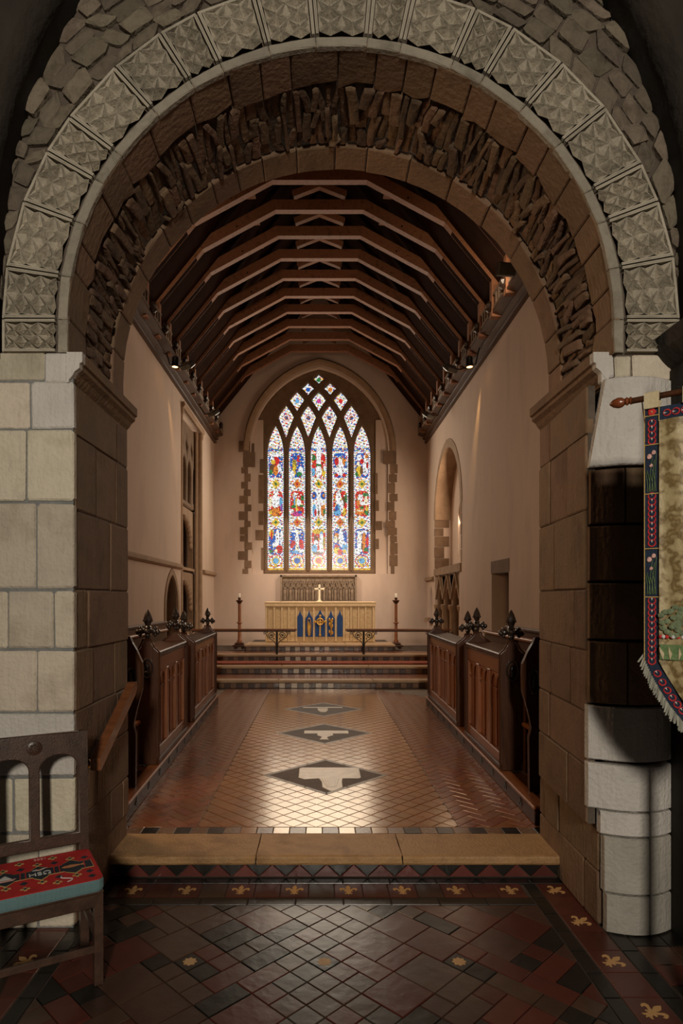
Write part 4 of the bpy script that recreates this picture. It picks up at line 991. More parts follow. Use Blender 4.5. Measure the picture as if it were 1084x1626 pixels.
# ================================================================== altar rail
RY = 13.62; RZ = FZ+.45-.15
def rail(x0, x1, px_, lab):
    t_ = thing('altar_rail', (px_, RY, RZ), lab, 'rail', group='altar rails')
    MB().bbox((x0-px_, -.035, .655), (x1-px_, .035, .70), .014).build('handrail', 'rail_wood', t_)
    MB().bbox((x0-px_+.03, -.02, .635), (x1-px_-.03, .02, .655), .004).build('under_bar', 'iron_black', t_)
    for xp in ((0,) if abs(x0) > 2 and False else (0, (x0+.25-px_ if px_ < 0 else x1-.25-px_))):
        MB().lathe([(.045, 0), (.045, .02), (.026, .04), (.022, .3), (.028, .34), (.022, .37), (.022, .64)], 10, (xp, 0, 0)).build('post', 'iron_black', t_, True)
        for sg in (-1, 1):
            b = MB()
            def spiral(cx, cz, r, turns, a0, dirn): return [(xp+sg*(cx+r*(1-.8*k/30)*math.cos(a0+dirn*turns*2*PI*k/30)), 0, cz+r*(1-.8*k/30)*math.sin(a0+dirn*turns*2*PI*k/30)) for k in range(31)]
            b.tube(spiral(.12, .555, .075, 1.6, PI, -1), .009, 5); b.tube(spiral(.265, .60, .032, 1.3, PI, -1), .007, 5)
            b.tube([(xp+sg*.02, 0, .36), (xp+sg*.06, 0, .43), (xp+sg*.14, 0, .48), (xp+sg*.2, 0, .52), (xp+sg*.235, 0, .60)], .009, 5)
            b.ball((xp+sg*.06, 0, .485), .016, 6, 4).ball((xp+sg*.21, 0, .625), .016, 6, 4).ball((xp+sg*.12, 0, .555), .018, 6, 4)
            b.build('scroll_bracket', 'iron_black', t_, True)
rail(-2.78, -.49, -.92, 'wooden altar rail on scrolled iron posts, to the left of the gap before the altar')
rail(.555, 2.84, .955, 'wooden altar rail on scrolled iron posts, to the right of the gap before the altar')
# ================================================================== candle stands
def stand(x, y, lab, labc):
    t_ = thing('candle_stand', (x, y, FZ+.45), lab, 'candle stand', group='altar candle stands')
    b = MB(); 
    for k in range(4):
        a = k*PI/2+PI/4; b.bbox((-.03+.12*math.cos(a), -.03+.12*math.sin(a), 0), (.03+.12*math.cos(a), .03+.12*math.sin(a), .07), .01)
    b.bbox((-.15, -.15, .05), (.15, .15, .10), .015).bbox((-.10, -.10, .10), (.10, .10, .15), .015); b.build('base', 'oak_dark', t_)
    MB().lathe([(.055, .15), (.06, .19), (.04, .22), (.036, .60), (.07, .615), (.07, .63), (.036, .645), (.034, 1.08)], 10).build('shaft', 'oak_red', t_, True)
    MB().lathe([(.034, 1.08), (.05, 1.10), (.085, 1.15), (.08, 1.165), (.03, 1.17), (.034, 1.23)], 12).build('drip_pan', 'oak_dark', t_, True)
    c = thing('candle', (x, y, FZ+.45+1.23), labc, 'candle', group='altar candles')
    MB().lathe([(.026, 0), (.026, .09), (.018, .1)], 10).build('wax', 'candle_wax', c, True)
    MB().tube([(0, 0, .095), (.003, 0, .12)], .004, 5).build('wick', 'oak_black', c)
stand(ax(381)*.995, 15.1, 'tall turned wooden candle stand on the left of the altar', 'short white candle on the stand left of the altar')
stand(ax(629.5)*1.0, 15.1, 'tall turned wooden candle stand on the right of the altar', 'short white candle on the stand right of the altar')
# ================================================================== choir stalls
def finial(par, x, z, sc=1.0, y=0):
    b = MB()
    b.lathe([(.030*sc, 0), (.024*sc, .06*sc), (.034*sc, .075*sc), (.03*sc, .09*sc)], 10, (x, y, z))
    b.ball((x, y, z+.12*sc), (.045*sc, .035*sc, .04*sc))
    for sg in (-1, 1):
        b.ball((x+sg*.065*sc, y, z+.12*sc), (.036*sc, .03*sc, .033*sc)); b.ball((x+sg*.10*sc, y, z+.112*sc), (.026*sc, .026*sc, .03*sc)); b.ball((x+sg*.075*sc, y, z+.085*sc), (.02*sc, .024*sc, .022*sc)); b.ball((x+sg*.075*sc, y, z+.15*sc), (.02*sc, .024*sc, .02*sc))
        b.ball((x, y+sg*.035*sc, z+.12*sc), (.028*sc, .03*sc, .03*sc))
    b.lathe([(.03*sc, .15*sc), (.036*sc, .16*sc), (.024*sc, .175*sc), (.042*sc, .22*sc), (.045*sc, .245*sc), (.03*sc, .29*sc), (.006*sc, .335*sc)], 8, (x, y, z))
    for k in range(6):
        a = k*PI/3; b.ball((x+.038*sc*math.cos(a), y+.038*sc*math.sin(a), z+.225*sc), .014*sc, 6, 4)
    b.build('poppyhead', 'oak_black', par, True)
def end_board(par, y, x0, x1, hs, hn, mat='oak_dark', roundel=False):
    c = (x0+x1)/2; h = (x1-x0)/2
    half = [(h*.86, 0), (h*.86, .05), (h*.96, .07), (h*.96, hs*.55), (h, hs*.68), (h, hs), (h*.9, hs+.012), (h*.58, hs+.04), (.045, hs+.07), (.034, hn-.02), (.030, hn)]
    pl = [(c+u, v) for u, v in half]+[(c-u, v) for u, v in half[::-1]]
    e = MB().prism(pl, y, y+.06, lambda u, v, w_: (u, w_, v)).build('end_board', mat, par)
    MB().sweep(pl, [(-.004, y-.004), (-.020, y-.008), (-.020, y+.0), (-.004, y+.0)], lambda u, v, w_: (u, w_, max(v, .001)), True).build('edge_moulding', mat, e)
    if roundel:
        b = MB().tube([(c+.05*math.cos(a), y-.008, hs*.86+.085*math.sin(a)) for a in [2*PI*k/20 for k in range(20)]], .010, 6, True)
        b.ball((c, y-.002, hs*.86), (.026, .014, .05)).ball((c, y-.006, hs*.86-.04), (.03, .012, .02)); b.build('carved_roundel', 'oak_black', e, True)
    finial(e, c, hn-.02, .92, y+.03)
def desk(name, sg, y0, y1, npan, lab, near_w, DH=0):
    """sg=-1: left of the aisle; local +x towards the aisle, y along the chancel"""
    XF = XL if sg < 0 else XR
    ang = math.atan2(-(XF(y1)-XF(y0)), y1-y0)
    t_ = thing(name, (XF(y0)+sg*.03, y0, FZ+.143), lab, 'choir stall', ang, 'choir stall desks')
    Ln = y1-y0; S = -sg                       # toward aisle
    def X(v): return S*v                      # v=0 at the face, negative = behind
    def bx(n, a, b_, mat, par=t_, c=.006): return MB().bbox((X(a[0]), a[1], a[2]), (X(b_[0]), b_[1], b_[2]), c).build(n, mat, par)
    fr = bx('bottom_rail', (-.05, .06, .0), (0, Ln-.06, .13), 'oak_red')
    bx('top_rail', (-.05, .06, .84), (0, Ln-.06, .955+DH), 'oak_red')
    bx('plinth', (-.06, .03, -.0), (.025, Ln-.03, .045), 'oak_dark')
    bx('top_moulding', (-.30, .03, .955+DH), (.03, Ln-.03, .985+DH), 'oak_dark', t_, .01)
    bx('under_moulding', (-.02, .05, .925+DH), (.018, Ln-.05, .955+DH), 'oak_dark', t_, .008)
    bx('back_panel', (-.07, .06, .0), (-.05, Ln-.06, .95), 'oak_dark')
    pw = (Ln-.12)/npan
    for k in range(npan+1):
        y = .06+pw*k; ww_ = .045
        bx('stile', (-.05, max(.06, y-ww_), .13), (0, min(Ln-.06, y+ww_), .84), 'oak_red')
    for k in range(npan):
        ya, yb = .06+pw*k+.045, .06+pw*(k+1)-.045
        pn = bx('panel', (-.045, ya, .13), (-.03, yb, .84), 'oak_red')
        m = (ya+yb)/2
        for q in range(2):
            c = ya+(yb-ya)*(q+.5)/2; hw_ = (yb-ya)/4-.006
            ol = rect(ya+(yb-ya)*q/2, ya+(yb-ya)*(q+1)/2, .68, .835)
            holed('tracery_head', ol, [pointed(c, hw_, .70, .11, .682, 5)], .014, 'oak_red', pn, lambda u, v, w_: (X(-.022+w_), u, v), .003)
        MB().bbox((X(-.032), m-.008, .14), (X(-.018), m+.008, .70), .004).build('muntin', 'oak_red', pn)
    x0, x1 = sorted((X(.02), X(.02-near_w))); end_board(t_, -.0, x0, x1, .975+DH, 1.08+DH, 'oak_dark', True)
    x0, x1 = sorted((X(.02), X(-.24))); end_board(t_, Ln-.06, x0, x1, .975+DH, 1.08+DH)
    return t_
def platform(sg, y0, y1, lab):
    XF = XL if sg < 0 else XR; S = -sg
    ang = math.atan2(-(XF(y1)-XF(y0)), y1-y0)
    t_ = thing('stall_platform', (XF(y0), y0, FZ), lab, 'platform', ang, 'stall platforms')
    Ln = y1-y0
    def bx(n, a, b_, mat, c=.006): return MB().bbox((S*a[0], a[1], a[2]), (S*b_[0], b_[1], b_[2]), c).build(n, mat, t_)
    bx('deck', (-1.06, 0, .06), (-.02, Ln, .125), 'oak_dark')
    bx('nosing', (-.10, 0, .112), (.012, Ln, .14), 'oak_red', .008)
    bx('fascia', (-.03, 0, .0), (0, Ln, .112), 'oak_dark')
    k = 0; y = .35
    while y < Ln-.2:
        b = MB()
        for dx, dz in ((-.022, 0), (.022, 0), (0, .025)): b.lathe([(.018, 0), (.018, .004)], 8, (0, 0, 0), lambda u, v, w_, dx=dx, dz=dz, y=y: (S*(.001+w_), y+u+dx, .055+v+dz))
        b.build('trefoil_piercing', 'iron_black', t_); y += .42
platform(-1, 4.60, 10.0, 'low dark oak platform under the left hand choir stalls')
platform(1, 4.60, 9.8, 'low dark oak platform under the right hand choir stalls')
desk('choir_stall_desk', -1, 5.75, 7.28, 3, 'panelled oak choir desk nearest the arch on the left, glowing orange brown', .20, .045)
desk('choir_stall_desk', -1, 7.72, 9.85, 3, 'panelled oak choir desk on the left, nearest the altar rail', .26)
desk('choir_stall_desk', 1, 5.55, 7.05, 3, 'panelled oak choir desk nearest the arch on the right', .20, .045)
desk('choir_stall_desk', 1, 7.45, 9.70, 3, 'panelled oak choir desk on the right, nearest the altar rail', .26)
def seat_end(sg, y, xa, lab):
    t_ = thing('clergy_seat', (xa, y, FZ+.143), lab, 'seat', 0, 'clergy seats by the arch')
    S = -sg
    p = [(-.60, 0), (-.06, 0), (-.055, .42), (-.075, .5), (-.05, .62), (-.005, .78), (0, .93), (-.005, 1.0), (-.05, 1.10), (-.085, 1.16), (-.10, 1.20), (-.20, 1.21), (-.60, 1.21)]
    p = [(S*u, v) for u, v in p]
    e = MB().prism(p, 0, .07, lambda u, v, w_: (u, w_, v)).build('seat_end', 'oak_dark', t_)
    MB().sweep(p if S > 0 else p[::-1], [(.012, -.006), (-.012, -.012), (-.012, 0), (.012, 0)], lambda u, v, w_: (u, w_, max(v, .001)), True).build('edge_moulding', 'oak_dark', e)
    b = MB().tube([(S*-.085+.038*math.cos(a), -.008, .86+.095*math.sin(a)) for a in [2*PI*k/20 for k in range(20)]], .010, 6, True).ball((S*-.085, -.004, .88), (.022, .014, .05)).ball((S*-.085, -.006, .83), (.028, .012, .02)); b.build('carved_roundel', 'oak_black', e, True)
    MB().bbox((S*-.60, .07, .40), (S*-.16, .53, .44), .01).build('seat_board', 'oak_red', t_)
    MB().bbox((S*-.62, .0, 0), (S*-.57, .55, 1.19), .01).build('seat_back', 'oak_dark', t_)
    MB().bbox((S*-.60, .49, 0), (S*-.18, .55, 1.0), .01).build('far_end', 'oak_dark', t_)
seat_end(-1, 5.05, -1.425, 'dark oak clergy seat with curved end board by the left jamb')
seat_end(1, 4.95, 1.60, 'dark oak clergy seat with curved end board by the right jamb')
def bench(sg, y0, y1, lab):
    S = -sg; x = -2.45 if sg < 0 else 2.5
    t_ = thing('choir_bench', (x, y0, FZ+.14), lab, 'bench', 0, 'choir benches')
    Ln = y1-y0
    MB().bbox((0, 0, .40), (S*.42, Ln, .44), .01).build('seat_board', 'oak_dark', t_)
    MB().bbox((0, 0, .0), (S*.04, Ln, 1.0), .01).build('backrest', 'oak_dark', t_)
    MB().bbox((S*-.02, 0, 1.0), (S*.07, Ln, 1.04), .01).build('top_rail', 'oak_red', t_)
    for y in (.0, Ln-.05): MB().bbox((S*.04, y, 0), (S*.44, y+.05, .75), .015).build('end_board', 'oak_dark', t_)
bench(-1, 5.8, 9.9, 'long dark choir bench behind the left desks'); bench(1, 5.6, 9.4, 'long dark choir bench behind the right desks')
def dado(sg, y0, y1, lab):
    S = -sg; x = WL if sg < 0 else WR
    t_ = thing('wall_panelling', (x, y0, FZ), lab, 'panelling', 0, 'chancel wall panelling')
    Ln = y1-y0; n = int(Ln/.45); z1 = 1.20
    MB().bbox((S*.003, 0, z1), (S*.075, Ln, z1+.05), .012).build('cap_rail', 'oak_dark', t_)
    MB().bbox((S*.003, 0, z1-.09), (S*.045, Ln, z1), .004).build('top_rail', 'oak_dark', t_)
    for k in range(n):
        MB().bbox((S*.003, Ln*k/n+.05, 0), (S*.018, Ln*(k+1)/n-.05, z1-.09), .004).build('panel', 'oak_dark', t_)
        MB().bbox((S*.003, Ln*k/n-.05 if k else 0, 0), (S*.04, Ln*k/n+.05, z1-.09), .004).build('stile', 'oak_dark', t_)
dado(-1, 4.5, 11.35, 'dark oak panelling along the foot of the left chancel wall')
dado(1, 4.5, 9.5, 'dark oak panelling along the foot of the right chancel wall')
# ================================================================== chair with embroidered cushion
th = math.radians(30)
ch = thing('chair', (-1.335, 3.0, 0), 'dark oak chair with arched openings in its back, beside the left pier', 'chair', th)
# local: x right, y back (away from viewer), front edge y=-.2
cw, cd = .235, .205
for sx in (-1, 1):
    MB().bbox((sx*cw-.02, -cd, 0), (sx*cw+.02, -cd+.04, .43), .005).build('leg', 'chair_oak', ch)
    v = MB(); a = .02
    prof = [(cd-.04, 0), (cd, 0), (cd, .44), (cd+.045, 1.115), (cd+.008, 1.115), (cd-.04, .44)]
    v.prism(prof, sx*cw-.021, sx*cw+.021, lambda u, q, w_: (w_, u, q)); v.build('leg', 'chair_oak', ch)
    MB().bbox((sx*cw-.013, -cd+.04, .20), (sx*cw+.013, cd-.04, .235), .004).build('stretcher', 'chair_oak', ch)
    MB().bbox((sx*cw-.015, -cd+.04, .375), (sx*cw+.015, cd-.04, .43), .004).build('seat_rail', 'chair_oak', ch)
MB().bbox((-cw, -cd+.006, .365), (cw, -cd+.034, .43), .004).build('seat_rail', 'chair_oak', ch)
MB().bbox((-cw, -cd+.012, .15), (cw, -cd+.03, .185), .004).build('stretcher', 'chair_oak', ch)
MB().bbox((-cw-.02, -cd-.005, .43), (cw+.02, cd-.035, .45), .006).build('seat', 'chair_oak', ch)
def backp(u, v, w_): return (u, cd-.018+.045*(v-.44)/.675+w_, v)
def arch_hole(c, h, zb, zt):
    r = .075; pts = [(c-h, zb), (c+h, zb), (c+h, zt-r)]
    for k in range(1, 7): a = k/6*PI/2; pts.append((c+h-.085+.085*math.cos(a), zt-r+r*math.sin(a)))
    for k in range(6, -1, -1): a = PI/2+(6-k)/6*PI/2; pts.append((c-h+.085+.085*math.cos(a), zt-r+r*math.sin(a)))
    return pts
bk = holed('backrest', rect(-cw+.01, cw-.01, .54, 1.115), [arch_hole(s_*.117, .092, .60, 1.005) for s_ in (-1, 1)], .026, 'chair_oak', ch, backp, .005)
b = MB().lathe([(.036, 0), (.036, .004), (.03, .008), (.005, .008)], 20, (0, 0, 0), lambda x, y, z: (x, cd+.022-.013-z, 1.052+y))
for k in range(8):
    a = k*PI/4; b.ball((.018*math.cos(a), cd+.0005, 1.052+.018*math.sin(a)), (.007, .004, .007), 6, 4)
b.build('carved_rosette', 'chair_oak', bk, True)
cu = thing('seat_cushion', (-1.335, 3.0, .451), 'red and navy embroidered cushion with teal sides on the oak chair', 'cushion', th)
def rr_poly(hx, hy, r, n=5):
    pts = []
    for cx, cy, a0 in ((hx-r, hy-r, 0), (-hx+r, hy-r, PI/2), (-hx+r, -hy+r, PI), (hx-r, -hy+r, 1.5*PI)):
        for k in range(n+1): a = a0+k/n*PI/2; pts.append((cx+r*math.cos(a), cy+r*math.sin(a)))
    return pts
hx, hy = .258, .205; OY = -.025
q = [(x, y+OY) for x, y in rr_poly(hx, hy, .035)]; n = len(q)
v = []; f = []
for (sc_, z) in ((.985, 0), (1.0, .012), (1.0, .045), (.985, .056)):
    for x, y in q: v.append((x*sc_, OY+(y-OY)*sc_, z))
for k in range(3):
    for i in range(n): f.append((k*n+i, k*n+(i+1) % n, (k+1)*n+(i+1) % n, (k+1)*n+i))
f += [tuple(range(n)), tuple(range(3*n, 4*n))]
MB().add(v, f).build('cushion_side', 'cushion_teal', cu)
MB().prism([(x*.985, OY+(y-OY)*.985) for x, y in q], .056, .0585).build('cushion_top', 'cushion_red', cu)
ZT = .0585
def flat(poly, mat, name, h=.0012, z=ZT, par=cu): return MB().prism(poly, z, z+h).build(name, mat, par)
def zig(hw_, pts):                                   # pts: (x, halfheight)
    return [(x, OY+h) for x, h in pts]+[(x, OY-h) for x, h in pts[::-1]]
bpts = [(-.235, .040), (-.185, .040), (-.175, .055), (-.150, .085), (-.120, .055), (-.110, .040), (-.035, .040), (-.028, .058), (0, .088), (.028, .058), (.036, .042), (.105, .042), (.112, .056), (.150, .088), (.178, .058), (.186, .046), (.238, .046)]
flat(zig(0, bpts), 'thread_gold', 'band_outline')
flat([(x*.985, OY+(y-OY)*.90) for x, y in zig(0, bpts)], 'cushion_navy', 'navy_band', .0012, ZT+.0012)
ZB = ZT+.0024
for x in (-.085, -.062, .062, .086, .200): flat([(x-.003, OY-.036), (x+.001, OY-.036), (x+.005, OY+.036), (x+.001, OY+.036)], 'thread_red', 'red_stripe', .001, ZB)
def cross(x, y):
    s_ = .020; w_ = .0065
    p = [(-w_, -s_), (w_, -s_), (w_, -w_), (s_, -w_), (s_, w_), (w_, w_), (w_, s_), (-w_, s_), (-w_, w_), (-s_, w_), (-s_, -w_), (-w_, -w_)]
    flat([(x+a, y+b_) for a, b_ in p], 'thread_gold', 'gold_cross', .0012)
    flat([(x-.009, y), (x, y-.009), (x+.009, y), (x, y+.009)], 'cushion_navy', 'navy_centre', .0012, ZT+.0012)
for x, y in ((-.15, .085), (0, .088), (.15, .088), (-.15, -.087), (0, -.09), (.15, -.09)): cross(x, OY+y+(.018 if y > 0 else -.018))
for x in (-.075, .075): cross(x, OY+.155); 
for x in (-.20, -.075, .06): cross(x, OY-.145)
def dia(x, y, s_=.019): flat([(x-s_, y), (x, y-s_), (x+s_, y), (x, y+s_)], 'cushion_navy', 'navy_diamond')
for x, y in ((-.075, .085), (.075, .09), (.215, .09), (-.075, -.085), (.075, -.085), (.21, -.09), (.21, -.15), (-.215, .09), (-.215, -.09)): dia(x, OY+y)
o = link('lettering', text_mesh('HSΩ', .052, 'thread_white'), cu); o.location = (0, OY-.014, ZB+.0006)
o = link('lettering', text_mesh('2001', .030, 'thread_pink'), cu); o.location = (.02, OY+.172, ZT+.0006)
fish = [(-.045, 0), (-.03, .012), (0, .016), (.03, .008), (.042, .004), (.06, .014), (.056, 0), (.062, -.012), (.042, -.003), (.03, -.007), (0, -.013), (-.03, -.010)]
flat([(x+.142, OY+y+.004) for x, y in fish], 'thread_orange', 'fish', .001, ZB)
flat([(.11+.045*math.cos(a)+.03, OY+.004+.0165*math.sin(a)) for a in [PI*k/8 for k in range(9)]]+[(.095+.005*k+.0, OY+.006) for k in (18, 9, 0)][::1], 'thread_white', 'fish_outline', .0005, ZB) if False else None
bird = [(-.03, 0), (-.012, .008), (0, .004), (.014, .010), (.04, .014), (.018, -.002), (.004, -.008), (-.012, -.005)]
flat([(x, OY+.035+y) for x, y in bird], 'thread_white', 'bird', .001, ZB)
flat([(x*.4, OY+.034+y*.6) for x, y in bird], 'thread_orange', 'bird_body', .001, ZB+.001)
flat([(-.185, OY-.03), (-.115, OY-.03), (-.10, OY-.012), (-.195, OY-.012)], 'thread_pink', 'boat', .001, ZB)
flat([(-.185, OY-.008), (-.12, OY-.008), (-.145, OY+.038)], 'thread_white', 'sail', .001, ZB)
sq = [(.10+.028*math.sin(t_*5.5)*(1-t_*.3), OY-.165+.075*t_, ZT+.002) for t_ in [k/24 for k in range(25)]]
MB().tube(sq, .0022, 5).build('white_squiggle', 'thread_white', cu)
# ================================================================== handrail on the left jamb
hr = thing('handrail', (-1.29, 3.62, .85), 'sloping wooden handrail with brass bracket on the left jamb', 'handrail')
MB().prism([(0, -.03), (.02, -.035), (.72, .31), (.74, .34), (.73, .385), (.70, .385), (.0, .04)], -.025, .03, lambda u, v, w_: (w_, u, v)).build('rail', 'rail_wood', hr)
for t_ in (.05, .62): MB().tube([(-.055, t_, .0+t_*.48-.03), (-.02, t_, -.04+t_*.48), (0, t_, -.01+t_*.48)], .012, 8).ball((-.052, t_, t_*.48-.03), (.008, .025, .025)).build('brass_bracket', 'brass', hr, True)
# ================================================================== banner
aB = math.radians(40)
BX, BY = 1.338, 2.6
bn_ = thing('processional_banner', (BX, BY, 0), 'gold brocade processional banner with navy ring border hanging by the right pier', 'banner', -aB)
# local x = across the banner (0 at the left edge), y = depth, z up
BWID, BT, BBOT = .62, 2.592, 1.56
def edge_z(u):                                       # lower edge: rounded corners then a deep curve
    t_ = min(u, BWID-u)
    return BBOT-.34*(1-(1-min(1, t_/.31))**2.0)**.9 if t_ > 0 else BBOT
def fold(u, z): return .007*math.sin(u*48+z*2.2)*max(0, min(1, (u-.055)/.03)) if u < BWID/2 else .007*math.sin((BWID-u)*48)
def cloth(inset, dy, mat, name, nu=40, nv=24, foldon=True, thick=.004):
    v = []; f = []
    for side in (0, 1):
        for j in range(nv+1):
            for i in range(nu+1):
                u = inset+(BWID-2*inset)*i/nu; zb = edge_z(max(0, u-inset*.6 if u < BWID/2 else u+inset*.6))+inset*.9; z = BT-inset+(zb-(BT-inset))*j/nv
                v.append((u, dy+side*thick+(fold(u, z) if foldon else 0), z))
    N_ = (nu+1)*(nv+1)
    for j in range(nv):
        for i in range(nu):
            a = j*(nu+1)+i; f.append((a, a+1, a+nu+2, a+nu+1)); f.append((N_+a, N_+a+nu+1, N_+a+nu+2, N_+a+1))
    for i in range(nu): f += [(i, i+N_, i+1+N_, i+1), (nv*(nu+1)+i, nv*(nu+1)+i+1, nv*(nu+1)+i+1+N_, nv*(nu+1)+i+N_)]
    for j in range(nv): f += [(j*(nu+1), (j+1)*(nu+1), (j+1)*(nu+1)+N_, j*(nu+1)+N_), (j*(nu+1)+nu, j*(nu+1)+nu+N_, (j+1)*(nu+1)+nu+N_, (j+1)*(nu+1)+nu)]
    return MB().add(v, f).build(name, mat, bn_, True)
bord = cloth(0, .010, 'banner_navy', 'border', 40, 24, False)
cl = cloth(.058, -.004, 'banner_gold', 'brocade_field')
def ring(u, z, r=.0155, rot=0):
    b = MB(); n = 18; v = []; f = []
    for k in range(n):
        a = 2*PI*k/n
        th_ = .0026 if math.sin(a) > .2 else .0048
        for rr_ in (r, r-th_): v.append((u+rr_*math.cos(a+rot), .0068, z+rr_*math.sin(a+rot)))
    for k in range(n): f.append((2*k, 2*((k+1) % n), 2*((k+1) % n)+1, 2*k+1))
    v2 = [(x, y+.003, z_) for x, y, z_ in v]; m_ = len(v)
    f += [tuple(m_+i for i in q_)[::-1] for q_ in f]+[(2*k, m_+2*k, m_+2*((k+1) % n), 2*((k+1) % n)) for k in range(n)]+[(2*k+1, 2*((k+1) % n)+1, m_+2*((k+1) % n)+1, m_+2*k+1) for k in range(n)]
    b.add(v+v2, f); o_ = b.build('embroidered_ring', 'thread_red', bord)
    c, s_ = math.cos(rot), math.sin(rot)
    tri = [(-.003, .012), (.003, .012), (0, .001)]
    MB().prism([(u+x*c-y*s_, z+x*s_+y*c) for x, y in tri], .0062, .0085, lambda a_, q_, w_: (a_, w_, q_)).build('white_point', 'thread_white', o_)
KB = 2.585/1000
def bz(y): return EYE-(y-950)*KB
UB = .029
for y in [671.5, 680.8, 690.5, 700]+[787.5+9.35*k for k in range(9)]+[954+9.6*k for k in range(11)]: ring(UB, bz(y))
for k in range(26):
    u = .050+.018*k
    if u > BWID-.04: break
    t_ = min(u, BWID-u)
    ring(u, edge_z(u)+.040 if False else edge_z(max(0, u-.012 if u < BWID/2 else u+.012))+.033, .0145, .6 if u < BWID/2 else -.6)
for k in range(14): ring(.085+.0245*k*1.3, BT-.029, .0145, PI/2)
for y in (660, 706, 784, 871, 948):
    MB().bbox((.003, .004, bz(y)-.002), (.056, .0065, bz(y)+.002), .0008).build('gold_line', 'thread_gold', bord)
for u in (.002, .056): MB().bbox((u-.0015, .003, 1.55), (u+.0015, .0065, BT), .0008).build('gold_line', 'thread_gold', bord)
def rose(u, z):
    b = MB()
    for k in range(5): a = 2*PI*k/5; b.ball((u+.008*math.cos(a), .007, z+.008*math.sin(a)), (.0085, .003, .0085), 8, 5)
    o_ = b.build('rose', 'thread_red', bord, True); MB().ball((u, .004, z), (.004, .003, .004), 8, 5).build('rose_centre', 'thread_gold', o_, True)
rose(.029, bz(654))
def flowers_(y0, y1):
    z0, z1 = bz(y1), bz(y0); h = z1-z0
    b = MB()
    for k in range(7):
        u = .014+.005*k; du = [-.004, .008, -.008, .006, -.006, .004, -.008][k]; hh = [.45, .8, .5, .72, .4, .86, .5][k]
        b.tube([(u, .006, z0+.004), (u+du*.4, .005, z0+h*hh*.5), (u+du*1.6, .006, z0+h*hh)], .0011, 5)
    b.build('stems', 'thread_green', bord)
    for (u, v, r) in ((.020, .80, .009), (.036, .88, .008), (.027, .60, .006)):
        MB().ball((u, .006, z0+h*v), (r, .003, r*1.2), 8, 6).ball((u-.004, .0055, z0+h*v-r*.4), (r*.6, .003, r*.8), 8, 6).build('flower', 'thread_pink', bord, True)
flowers_(710, 782); flowers_(874, 945)
b = MB(); random.seed(3)
for k in range(46):
    a = random.random()*2*PI; rr_ = math.sqrt(random.random())*.075
    u, z = .135+rr_*math.cos(a), bz(985)+rr_*.85*math.sin(a)
    if u < .062: continue
    b.ball((u, -.010, z), (.013, .003, .011), 8, 5)
b.build('embroidered_tree', 'thread_sage', cl, True)
b = MB()
for k in range(16): b.ball((.066+.02*k, -.008, bz(1010)), (.009, .004, .008), 8, 5)
b.build('red_bank', 'thread_red', cl, True)
b = MB()
for k in range(9): b.ball((.075+.035*k, -.012, bz(1010)), (.007, .003, .008), 8, 5)
b.build('white_stones', 'thread_white', cl, True)
MB().bbox((.062, -.012, bz(1046)), (.36, -.006, bz(1022)), .002).build('green_meadow', 'thread_green', cl)
for k, u in enumerate((.075, .10, .13)):
    MB().prism([(u, bz(1046)), (u-.012+.006*k, bz(1034)), (u-.014+.008*k, bz(1026)), (u+.004+.003*k, bz(1036))], -.016, -.012, lambda a_, q_, w_: (a_, w_, q_)).build('petal', 'banner_cream', cl)
# fringe strands
fm = MB().add([(-.0035, 0, 0), (.0035, 0, 0), (.003, .003, -.042), (-.003, .003, -.045), (-.0035, .006, 0), (.0035, .006, 0), (.003, .007, -.042), (-.003, .007, -.045)], BF).mesh('fringe')
u = .0
while u < BWID:
    o = link('fringe_strand', fm, bn_); o.location = (u, .008+random.uniform(-.002, .002), edge_z(u)+.004); o.rotation_euler = (0, random.uniform(-.15, .15)+(.25 if u < .12 else 0), 0); o.scale = (1, 1, random.uniform(.85, 1.1)); u += .0042
fm2 = link('fringe_strand', fm, bn_); fm2.location = (0, .01, BBOT+.02); fm2.rotation_euler = (0, .6, 0)
zb_ = BT+.047
MB().tube([(-.05, .012, zb_-.002), (.67, .012, zb_)], .0125, 10).build('crossbar', 'oak_dark', bn_, True)
def acorn(x, d): return MB().lathe([(.008, 0), (.017, .006), (.012, .014), (.018, .022), (.012, .030), (.021, .042), (.023, .055), (.017, .075), (.004, .090)], 12, (0, 0, 0), lambda a_, q_, w_: (x+d*w_, .012+a_, zb_+q_))
acorn(-.045, -1).build('acorn_finial', 'finial_wood', bn_, True); acorn(.665, 1).build('acorn_finial', 'finial_wood', bn_, True)
for u in (.03, .17, .31, .45, .59):
    MB().bbox((u-.028, -.006, BT-.004), (u+.028, .0, zb_+.014), .002).bbox((u-.028, -.004, zb_+.012), (u+.028, .028, zb_+.017), .002).bbox((u-.028, .024, BT-.004), (u+.028, .029, zb_+.014), .002).build('hanging_loop', 'banner_cream', bn_)
MB().tube([(-.01, .012, zb_), (-.004, .006, zb_-.05), (.004, .004, BT-.06)], .0025, 5).build('cord', 'oak_dark', bn_)
MB().tube([(.31, .045, .03), (.31, .045, 2.86)], .028, 10).build('pole', 'oak_dark', bn_, True)
MB().lathe([(.02, 0), (.045, .03), (.02, .06), (.008, .16)], 10, (.31, .045, 2.86)).build('pole_head', 'brass', bn_, True)
MB().lathe([(.17, 0), (.17, .03), (.06, .06), (.04, .14), (.03, .16)], 16, (.31, .045, 0.0)).build('base', 'iron_black', bn_, True)
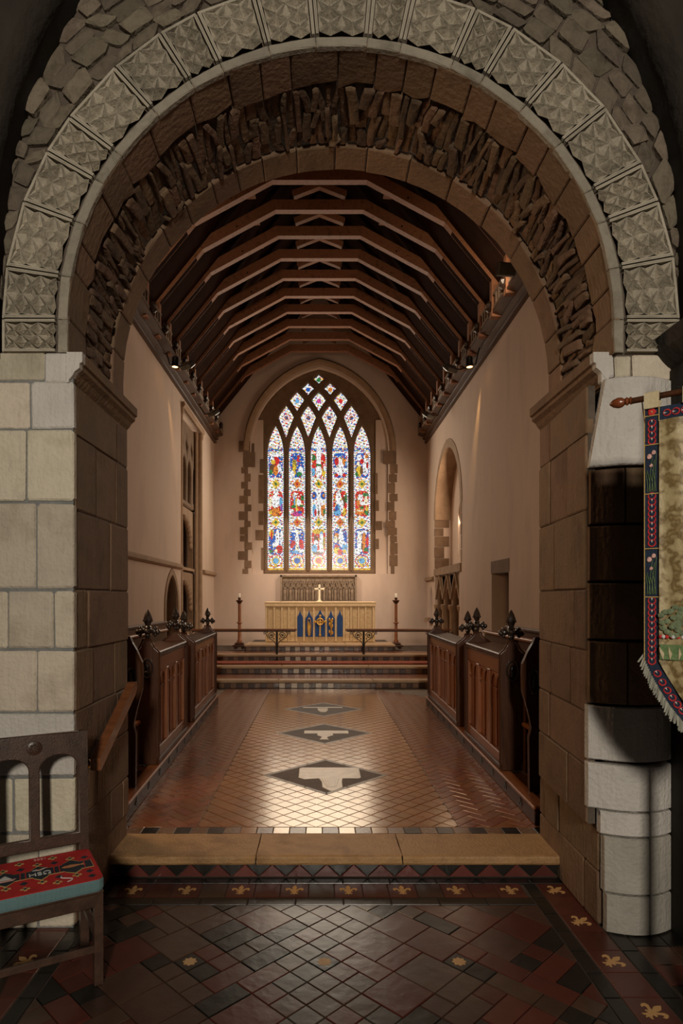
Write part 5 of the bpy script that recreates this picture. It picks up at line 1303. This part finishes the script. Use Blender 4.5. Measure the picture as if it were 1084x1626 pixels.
# ================================================================== lamps on the cornice
def lampfit(x, y, z, aim, lab, lit):
    t_ = thing('spotlight', (x, y, z), lab, 'spotlight', 0, 'cornice spotlights')
    d = (Vector(aim)-Vector((x, y, z))).normalized(); M3 = d.to_track_quat('Z', 'Y').to_matrix()
    def tr_(p): return tuple(M3 @ Vector(p))
    if lit:
        b = MB().lathe([(.03, -.12), (.055, -.10), (.06, .05), (.065, .06)], 12); b.v = [tr_(p) for p in b.v]; b.build('housing', 'iron_black', t_, True)
        b = MB().lathe([(.05, .055), (.05, .062)], 12); b.v = [tr_(p) for p in b.v]; b.build('lamp_face', 'lamp_lit', t_)
    else:
        b = MB().bbox((-.12, -.08, -.05), (.12, .08, .05), .015); b.v = [tr_(p) for p in b.v]; b.build('housing', 'lamp_metal', t_)
        b = MB().bbox((-.10, -.062, .05), (.10, .062, .056), .002); b.v = [tr_(p) for p in b.v]; b.build('lamp_face', 'lamp_glass', t_)
    sg = -1 if x < 0 else 1
    MB().tube([(0, 0, 0), (((-2.67 if x < 0 else 2.73)-x)*.6, .0, -.02), ((-2.67 if x < 0 else 2.73)-x, 0, ZC+.12-z)], .012, 6).build('bracket', 'iron_black', t_)
def P3(px_, py_, X): 
    Y = X*1000/(px_-507); return (X, Y, EYE-(py_-950)*Y/1000)
a = P3(278, 577, -2.52); lampfit(*a, (-2.75, a[1]+.2, 2), 'small lit spotlight glowing orange on the left cornice', True)
spot('left_wall_wash', (-2.66, a[1]+.5, ZC-.05), (-2.86, a[1]+1.3, 4.4), 60, (1, .60, .24), 20, 1)
a = P3(745, 577, 2.56); lampfit(*a, (2.8, a[1]+.1, 2), 'small lit spotlight glowing orange on the right cornice', True)
spot('right_wall_wash', (2.72, a[1]+.3, ZC-.05), (2.92, a[1]+1.0, 4.3), 130, (1, .60, .22), 20, 1)
for (px_, py_, X, aim, lab, pw) in ((298, 580, -2.42, (.2, 15.5, 1.2), 'square floodlight beside the glowing spotlight on the left cornice', 50), (803, 428, 2.45, (1.9, 12.2, 7.4), 'square floodlight on the right cornice close to the arch', 45), (197, 400, -2.45, (-1.9, 12.2, 7.4), 'assumed unseen square floodlight on the left cornice just behind the arch', 45),  # left floodlight behind the arch is unseen, added to light the roof braces
        (715, 585, 2.42, (-.2, 15.5, 1.2), 'square floodlight beside the glowing spotlight on the right cornice', 50), (680, 659, 2.40, (-.4, 16.7, .9), 'square floodlight at the altar end of the right cornice', 560), (339, 656, -2.36, (.4, 16.7, .9), 'square floodlight at the altar end of the left cornice', 560)):
    a = P3(px_, py_, X); lampfit(*a, aim, lab, False)
    d = (Vector(aim)-Vector(a)).normalized()
    spot('flood_beam', tuple(Vector(a)+d*.1), aim, pw, (1, .84, .68) if pw > 120 else (1, .76, .54), 58 if pw > 120 else 95, .9, .08)
